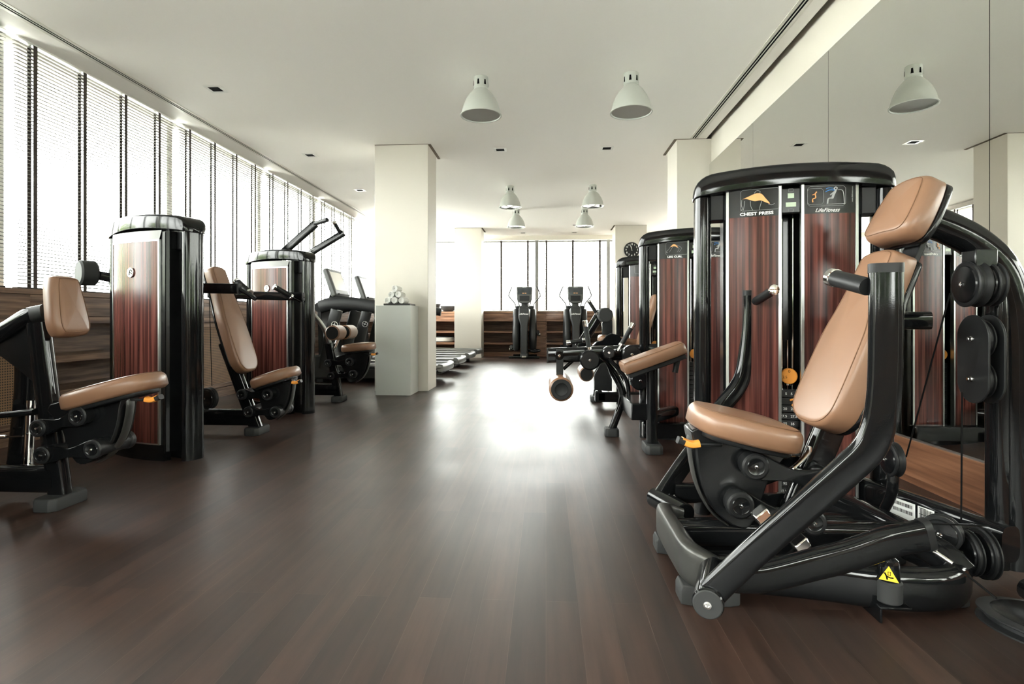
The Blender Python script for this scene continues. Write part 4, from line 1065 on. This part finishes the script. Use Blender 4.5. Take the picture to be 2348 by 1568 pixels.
for Y, pts, gp in ((5.75, ((640, 592), (656, 573), (700, 534), (724, 513)), ((721, 513), (751, 504))), (6.8, ((700, 592), (722, 574), (745, 560), (788, 534)), ((781, 536), (766, 509)))):
    q = [at(a, b, Y=Y) for a, b in pts]; q.insert(0, V((-3.02, y0 + (Y - y0) * .4, 1.45)))
    build(MB().tube(q, .022, .040, n=18, sm=3, e=.5), 'pulldown_arm', 'gloss_black', L2, ang=40)
    g0, g1 = at(*gp[0], Y=Y), at(*gp[1], Y=Y - (.1 if Y < 6 else .14))
    grip(L2, g0, g1, .022, caps=(0, 1) if Y > 6 else (0, 0))
# ------------------------------------------------------------------ leg curl (second on the right)
G = thing('leg_curl_machine', 'black leg curl machine with tan bench and hanging roller behind the chest press', 'weight machine', (.74, 4.1, 0), 'weight machines on the mirror side')
tower(G, (1.155, 4.45), -12, 1, 'LEG CURL', True, False)
ya = 3.98
pa0, pa1 = at(1429, 836, Y=ya - .13), at(1572, 785, Y=ya - .13)
eu = (pa1 - pa0); L = eu.length; eu.normalize(); up = V((-eu.z, 0, eu.x))
BN = [(0, .10), (0, -.10), (.02, -.135), (L * .5, -.14), (L - .03, -.12), (L, -.07), (L, .07), (L - .03, .12), (L * .5, .14), (.02, .135)]
m = MB(); o_ = V((pa0.x, ya, pa0.z)) - up * .075
seam = m.cushion(BN, .080, .025, o_, eu, (0, 1, 0), up, .006, sm=4); p = build(m, 'bench_pad', 'leather', G, ang=60)
build(MB().tube(seam, .0018, .0018, n=5, closed=True), 'stitching', 'thread', p)
build(MB().obox(o_ + eu * L * .5 - up * .02, eu, (0, 1, 0), up, L * .46, .09, .016), 'bench_frame', 'matte_black', G, bevel=.005)
build(MB().tube([o_ + eu * (L * .86) - up * .03, o_ + eu * (L * .84) - V((0, 0, .12))], .018, .02, n=12), 'bench_knob', 'matte_black', G)
lx = at(1495, 1020, Y=4.0).x
build(MB().tube([(lx, 4.0, .04), (lx, 4.0, .60)], .032, .038, n=22, e=.7), 'front_leg', 'gloss_black', G, ang=50); foot(G, lx, 4.0, .06, .11)
yb = 4.55
B = lambda x, y, Y=yb: at(x, y, Y=Y)
q0, q1 = B(1256, 815), B(1440, 808)
build(MB().tube([q0, q1, q1 + V((.30, -.1, .02))], .035, .060, n=22, sm=4, e=.5), 'main_beam', 'gloss_black', G, ang=40)
build(MB().tube([q0 - V((.008, 0, 0)), q0 + V((.004, 0, 0))], .036, .061, n=22, e=.5), 'beam_cap', 'rubber', G, ang=40)
rc = at(1287, 893, Y=4.25)
rl = build(MB().cyl(rc, (0, 1, 0), .092, 0, .48, .016, 36), 'leg_roller', 'leather', G)
build(MB().cyl(rc, (0, 1, 0), .078, -.006, .02, .003, 36).lathe([(.05, -.006), (.048, -.010), (.042, -.007)], rc, (0, 1, 0), 32), 'roller_cap', 'matte_black', rl)
build(MB().prism([(B(1275, 805).x, B(1275, 800).z), (B(1291, 805).x, B(1275, 800).z), (B(1291, 850).x, rc.z + .02), (B(1275, 850).x, rc.z + .02)], 4.47, 4.482), 'roller_bracket', 'matte_black', G, bevel=.002)
build(MB().cyl(B(1282, 814) + V((0, -.08, 0)), (0, 1, 0), .035, -.01, .04, .003, 24), 'bracket_pivot', 'gloss_black', G)
build(MB().cyl(B(1282, 814) + V((0, -.095, 0)), (0, 1, 0), .011, -.01, .02, .002, 14), 'bolt', 'chrome', G)
build(MB().tube([B(1292, 846), B(1312, 828), B(1330, 815)], .012, .014, n=10), 'bracket_strut', 'gloss_black', G)
for (x, y, r, Y) in ((1352, 825, .078, 4.44), (1395, 808, .048, 4.46), (1447, 812, .072, 4.40), (1466, 872, .072, 4.36)):
    q = at(x, y, Y=Y); h = build(MB().lathe([(r * .86, -.05), (r, -.04), (r, .03), (r * .9, .05)], q, (0, 1, 0), 32), 'pivot_disc', 'shroud_black', G)
    build(MB().cyl(q + V((0, -.052, 0)), (0, 1, 0), .010, -.004, .01, .002, 12), 'bolt', 'chrome', h)
for a, b, Y in (((1351, 800), (1341, 736), 4.42), ((1424, 792), (1452, 742), 4.40), ((1340, 780), (1300, 786), 4.7)):
    a, b = at(*a, Y=Y), at(*b, Y=Y); d = (b - a)
    build(MB().tube([a - d * .25, a + d * .1], .010, .010, n=12), 'grip_rod', 'chrome', G)
    g_ = grip(G, a, b, .0185); build(MB().tube([b - d * .20, b - d * .08], .020, .020, n=18), 'grip_band', 'chrome', g_)
pl = [B(x, y, 4.42) for x, y in ((1376, 832), (1388, 830), (1402, 868), (1402, 896), (1362, 893), (1362, 856))]
build(MB().prism([(v.x, v.z) for v in pl], 4.38, 4.46), 'side_plate', 'shroud_black', G, bevel=.004)
cl_ = [B(x, y) for x, y in ((1374, 818), (1400, 846), (1421, 880), (1428, 912), (1416, 950), (1402, 984))]; cl_[-1].z = .04
build(MB().tube(cl_, .030, .030, n=20, sm=5, e=.85), 'curved_leg', 'gloss_black', G); foot(G, cl_[-1].x, yb, .055, .07)
cl_ = [B(x, y, 4.40) for x, y in ((1396, 822), (1428, 858), (1440, 885), (1441, 924))]
build(MB().tube(cl_, .016, .016, n=14, sm=5), 'side_stay', 'gloss_black', G)
build(MB().box(B(1425, 930).x, lx + .02, 4.02, 4.5, .215, .335), 'low_box', 'shroud_black', G, bevel=.006)
build(MB().tube([(lx, 4.02, .24), (.95, 4.30, .24)], .04, .05, side=(0, 0, 1), n=16, e=.6), 'cross_beam', 'gloss_black', G, ang=40)
build(MB().box(.72, 1.45, 4.22, 4.30, .05, .16), 'base_beam', 'gloss_black', G, bevel=.008)
# a further tan pad edge leaning behind the tower
# ------------------------------------------------------------------ third machine on the right
H3 = thing('weight_machine', 'black weight machine with round grey drum and raised grips, farthest on the mirror side', 'weight machine', (.6, 6.3, 0), 'weight machines on the mirror side')
tower(H3, (1.19, 6.20), -12, 1, '', False, False)
B = lambda x, y, Y=6.3: at(x, y, Y=Y)
q = B(1367, 905, 6.5); foot(H3, q.x, 6.5, .065, .12)
build(MB().tube([(q.x, 6.5, .04), B(1372, 880, 6.5), B(1382, 840, 6.5), B(1400, 800, 6.4)], .032, .040, n=18, sm=4, e=.7), 'seat_post', 'gloss_black', H3)
build(MB().tube([B(1328, 796), B(1350, 762), B(1378, 716)], .030, .052, n=18, e=.6), 'swing_arm', 'gloss_black', H3, ang=40)
dc = B(1387, 722, 6.1); build(MB().cyl(dc, (.1, -1, 0), .078, -.06, .05, .008, 36), 'counterweight', 'rubber', H3)
for a, b, Y in (((1369, 720), (1350, 690), 6.1), ((1432, 780), (1448, 752), 6.6)):
    a, b = B(*a, Y), B(*b, Y); g_ = grip(H3, a, b, .019)
m = MB(); o_ = B(1372, 783, 6.2)
m.cushion([(0, .10), (0, -.10), (.04, -.15), (.2, -.16), (.42, -.13), (.46, 0), (.42, .13), (.2, .16), (.04, .15)], .075, .03, (o_.x, 6.25, o_.z), (1, 0, -.12), (0, 1, 0), (.12, 0, 1), .01)
build(m, 'seat_pad', 'leather', H3, ang=60)
pl = [B(x, y, 6.05) for x, y in ((1358, 792), (1368, 783), (1380, 780), (1390, 769), (1402, 764), (1418, 768), (1428, 780), (1432, 792))]
build(MB().prism([(v.x, v.z) for v in pl], 6.0, 6.10), 'side_cover', 'gloss_black', H3, bevel=.006)
rc = B(1345, 858, 6.1); rl = build(MB().cyl(rc, (0, 1, 0), .080, 0, .42, .014, 32), 'leg_roller', 'leather', H3)
build(MB().cyl(rc, (0, 1, 0), .068, -.006, .02, .003, 32), 'roller_cap', 'matte_black', rl)
build(MB().tube([rc + V((.02, .2, 0)), B(1365, 835), B(1385, 800)], .014, .02, n=10), 'roller_arm', 'gloss_black', H3)
build(MB().box(q.x - .05, 1.4, 6.05, 6.13, .05, .16).box(q.x - .02, q.x + .06, 6.05, 6.5, .06, .15), 'base_beam', 'gloss_black', H3, bevel=.008)
pl = [B(x, y, 6.35) for x, y in ((1380, 790), (1380, 740), (1392, 722), (1404, 735), (1404, 790))]
build(MB().prism([(v.x, v.z) for v in pl], 6.33, 6.37), 'rear_cover', 'shroud_black', H3, bevel=.006)
m = MB(); bo_ = (1.02, 6.05, .62)
m.cushion(stretch(BACK, .9, .9), .07, .03, bo_, (0, 1, 0), (.3, 0, .95), (-.95, 0, .3), .01); build(m, 'back_pad', 'leather', H3, ang=60)

# ------------------------------------------------------------------ treadmills
def treadmill(y, label):
    r = thing('treadmill', label, 'treadmill', (-2.5, y, 0), 'treadmills facing the left windows')
    T0, F0 = -1.50, -3.62
    for s in (-1, 1):
        ys = y + s * .37
        build(MB().tube([(T0 - .03, ys, .235), (F0 + .5, ys, .255)], .065, .032, n=18, e=.6), 'side_rail', 'deck_silver', r, ang=50)
        build(MB().prism([(T0 - .10, .20), (T0 - .18, .09), (T0 - .5, .06), (F0 + .3, .06), (F0 + .3, .22)], ys - .05, ys + .05), 'side_frame', 'shroud_grey', r, bevel=.01)
        build(MB().tube([(-3.30, y + s * .40, .20), (-3.20, y + s * .41, .70), (-3.10, y + s * .42, 1.08)], .045, .09, n=18, sm=4, e=.7), 'upright', 'shroud_grey', r)
        build(MB().tube([(-3.36, y + s * .40, 1.12), (-3.18, y + s * .41, 1.17), (-2.85, y + s * .41, 1.17), (-2.48, y + s * .41, 1.12)], .055, .095, n=18, sm=5, e=.85), 'handrail', 'matte_black', r)
        b = build(MB().cyl((-3.12, y + s * .455, .86), (0, s, 0), .052, 0, .008, .002, 28), 'badge', 'placard_black', r)
        q = V((-3.12, y + s * .4645, .86)); m = MB()
        m.tube([q + V((math.cos(a) * .046, 0, math.sin(a) * .046)) for a in [i * .3142 for i in range(20)]], .004, .001, side=(1, 0, 0), n=5, closed=True)
        m.tube([q + V((-.022, 0, -.024)), q + V((0, 0, 0)), q + V((.008, 0, .034))], .004, .001, side=(1, 0, 0), n=5)
        m.tube([q + V((-.03, 0, .006)), q, q + V((.026, 0, -.006))], .004, .001, side=(0, 0, 1), n=5)
        build(m, 'badge_mark', 'white_print', b)
    build(MB().tube([(T0 - .05, y - .43, .225), (T0, y - .2, .225), (T0, y + .2, .225), (T0 - .05, y + .43, .225)], .055, .05, side=(0, 0, 1), n=18, sm=4, e=.7), 'end_cap', 'deck_silver', r)
    build(MB().box(F0 + .5, T0 - .04, y - .31, y + .31, .20, .252), 'belt', 'belt', r, bevel=.01)
    hd = [(F0, .05), (F0, .26), (F0 + .1, .40), (F0 + .35, .42), (F0 + .62, .30), (F0 + .62, .05)]
    build(MB().prism(hd, y - .43, y + .43), 'motor_cover', 'shroud_grey', r, bevel=.03)
    build(MB().tube([(-3.36, y - .40, 1.12), (-3.42, y, 1.13), (-3.36, y + .40, 1.12)], .075, .085, side=(0, 0, 1), n=18, sm=5, e=.8), 'dash_bar', 'matte_black', r)
    build(MB().prism([(-3.40, .38), (-3.30, .38), (-3.36, 1.08), (-3.42, 1.08)], y - .37, y + .37), 'front_panel', 'matte_black', r, bevel=.01)
    # console, tipped back, facing the belt
    b0_, b1_ = V((-3.15, y, 1.30)), V((-3.305, y, 1.72)); ev = (b1_ - b0_).normalized(); en = V((ev.z, 0, -ev.x)); c = b0_.lerp(b1_, .5)
    cs = build(MB().obox(c - en * .045, (0, 1, 0), ev, en, .29, .225, .045), 'console', 'console_grey', r, bevel=.025)
    build(MB().obox(c + ev * .02 + en * .001, (0, 1, 0), ev, en, .235, .150, .002), 'screen', 'screen_pale', cs, bevel=.001)
    build(MB().tube([c - ev * .2 + en * .015 + V((0, -.22, 0)), c - ev * .2 + en * .015 + V((0, .22, 0))], .012, .02, side=(0, 0, 1), n=10), 'console_tray', 'matte_black', cs)
    build(MB().tube([(-3.40, y, 1.14), (-3.33, y, 1.30), (-3.28, y, 1.42)], .10, .035, n=14), 'console_neck', 'matte_black', r)
    build(MB().tube([(-3.2, y - .13, 1.20), (-3.02, y - .13, 1.25), (-3.02, y + .13, 1.25), (-3.2, y + .13, 1.20)], .014, .014, side=(0, 0, 1), n=12, sm=4), 'front_grip', 'chrome', r)
    for x in (T0 - .35, F0 + .25):
        build(MB().box(x - .05, x + .05, y - .40, y + .40, 0, .07), 'base_foot', 'rubber', r, bevel=.01)
    return r
T = treadmill(8.6, 'treadmill closest to the camera, mostly behind the near pillar')
dup(T, (-2.5, 10.0, 0), 'treadmill second from the camera behind the near pillar')
dup(T, (-2.5, 11.38, 0), 'treadmill third from the camera behind the near pillar')
dup(T, (-2.5, 12.78, 0), 'farthest treadmill, its deck end before the far pillar')

# ------------------------------------------------------------------ elliptical trainers
def elliptical(x, y, label):
    r = thing('elliptical_trainer', label, 'elliptical trainer', (x, y, 0), 'elliptical trainers at the back windows')
    X = lambda a: x + a
    build(MB().tube([(X(-.37), y - .30, .035), (X(.37), y - .30, .035)], .04, .03, side=(0, 1, 0), n=14), 'floor_bar', 'gloss_black', r)
    build(MB().tube([(X(-.30), y + .43, .035), (X(.30), y + .43, .035)], .04, .03, side=(0, 1, 0), n=14), 'floor_bar', 'gloss_black', r)
    build(MB().box(X(-.09), X(.09), y - .35, y + .45, .03, .13), 'base_beam', 'shroud_grey', r, bevel=.02)
    build(MB().box(X(-.05), X(.05), y - .362, y - .34, .03, .07), 'bar_plate', 'chrome', r, bevel=.004)
    c = [(-.115, 1.24), (.10, 1.24), (.115, 1.22), (.118, 1.0), (.085, .80), (.085, .05), (-.085, .05), (-.085, .80), (-.135, .98), (-.13, 1.22)]
    build(MB().prism([(X(a), b) for a, b in c], y - .33, y - .05), 'front_shroud', 'shroud_grey', r, bevel=.025, ang=40)
    t = text('LifeFitness', .050, (X(-.005), y - .334, 1.065), (1, 0, 0), (0, 0, 1), 'white_print', r, 'brand_name', shear=.35, bold=.001)
    for s in (-1, 1):
        rg = []
        for z, w, d0, d1 in ((.18, .06, -.06, .40), (.24, .085, -.12, .46), (.55, .10, -.18, .49), (.85, .09, -.10, .44), (1.12, .085, -.04, .34), (1.20, .075, -.02, .30), (1.215, .05, .02, .24)):
            ring = []
            for j in range(20):
                a = 2 * math.pi * j / 20; ca, sa = math.cos(a), math.sin(a)
                ring.append(V((X(s * .205) + math.copysign(abs(ca) ** .6, ca) * w, y - .03 + (d0 + d1) / 2 + math.copysign(abs(sa) ** .6, sa) * (d1 - d0) / 2, z)))
            rg.append(ring)
        build(MB().loft(rg), 'drive_cover', 'shroud_grey', r, ang=50)
        # moving and fixed handles
        build(MB().tube([(X(s * .22), y + .05, 1.22), (X(s * .24), y + .03, 1.34), (X(s * .37), y, 1.50), (X(s * .385), y - .02, 1.56), (X(s * .33), y - .06, 1.70), (X(s * .30), y - .08, 1.76)], .013, .013, n=12, sm=5), 'swing_handle', 'shroud_grey', r)
        build(MB().tube([(X(s * .11), y, 1.26), (X(s * .15), y - .04, 1.36), (X(s * .14), y - .08, 1.48), (X(s * .09), y - .10, 1.58)], .013, .013, n=12, sm=5), 'fixed_handle', 'aluminium', r)
        build(MB().box(X(s * .12) - .10, X(s * .12) + .10, y + .01, y + .2, 1.20, 1.29), 'handle_joint', 'matte_black', r, bevel=.02)
        z = .62 if s > 0 else .25
        pd = build(MB().tube([(X(s * .33), y + .30, z), (X(s * .33), y + .0, z), (X(s * .33), y - .06, z + .02)], .06, .035, n=14, sm=3, e=.7), 'pedal', 'matte_black', r)
        build(MB().cyl((X(s * .27), y + .18, z - .05), (s, 0, 0), .035, 0, .12, .004, 20), 'pedal_joint', 'chrome', pd)
        build(MB().tube([(X(s * .24), y + .25, z - .06), (X(s * .24), y + .44, .30)], .02, .03, n=12), 'pedal_arm', 'gloss_black', r)
    build(MB().tube([(X(.03), y - .12, .20), (X(.24), y - .2, .17), (X(.38), y - .16, .19), (X(.24), y - .08, .20)], .03, .02, side=(0, 0, 1), n=10, sm=3, closed=True), 'step_plate', 'gloss_black', r)
    build(MB().tube([(X(.0), y + .05, 1.20), (X(.0), y - .02, 1.45)], .085, .04, side=(1, 0, 0), n=16, e=.6), 'console_neck', 'console_grey', r)
    cp = [(-.185, 1.44), (-.165, 1.39), (-.10, 1.34), (.10, 1.34), (.165, 1.39), (.185, 1.44), (.195, 1.72), (.18, 1.755), (-.18, 1.755), (-.195, 1.72)]
    cs = build(MB().prism([(X(a), b) for a, b in cp], y - .12, y - .04), 'console', 'console_grey', r, bevel=.02, ang=40)
    build(MB().box(X(-.165), X(.165), y - .1215, y - .119, 1.56, 1.715), 'screen', 'screen_dark', cs)
    build(MB().box(X(-.05), X(-.005), y - .1222, y - .1216, 1.585, 1.60).box(X(.01), X(.05), y - .1222, y - .1216, 1.585, 1.60), 'screen_lights', 'orange_print', cs)
    build(MB().box(X(-.12), X(.12), y - .128, y - .118, 1.40, 1.53), 'key_panel', 'matte_black', cs, bevel=.004)
    text('LifeFitness', .024, (X(0), y - .1213, 1.727), (1, 0, 0), (0, 0, 1), 'white_print', cs, 'brand_name', shear=.35)
    return r
e1 = elliptical(-.53, 13.9, 'black elliptical trainer at the back windows, left one')
e2 = dup(e1, (.72, 13.9, 0), 'black elliptical trainer at the back windows, right one')
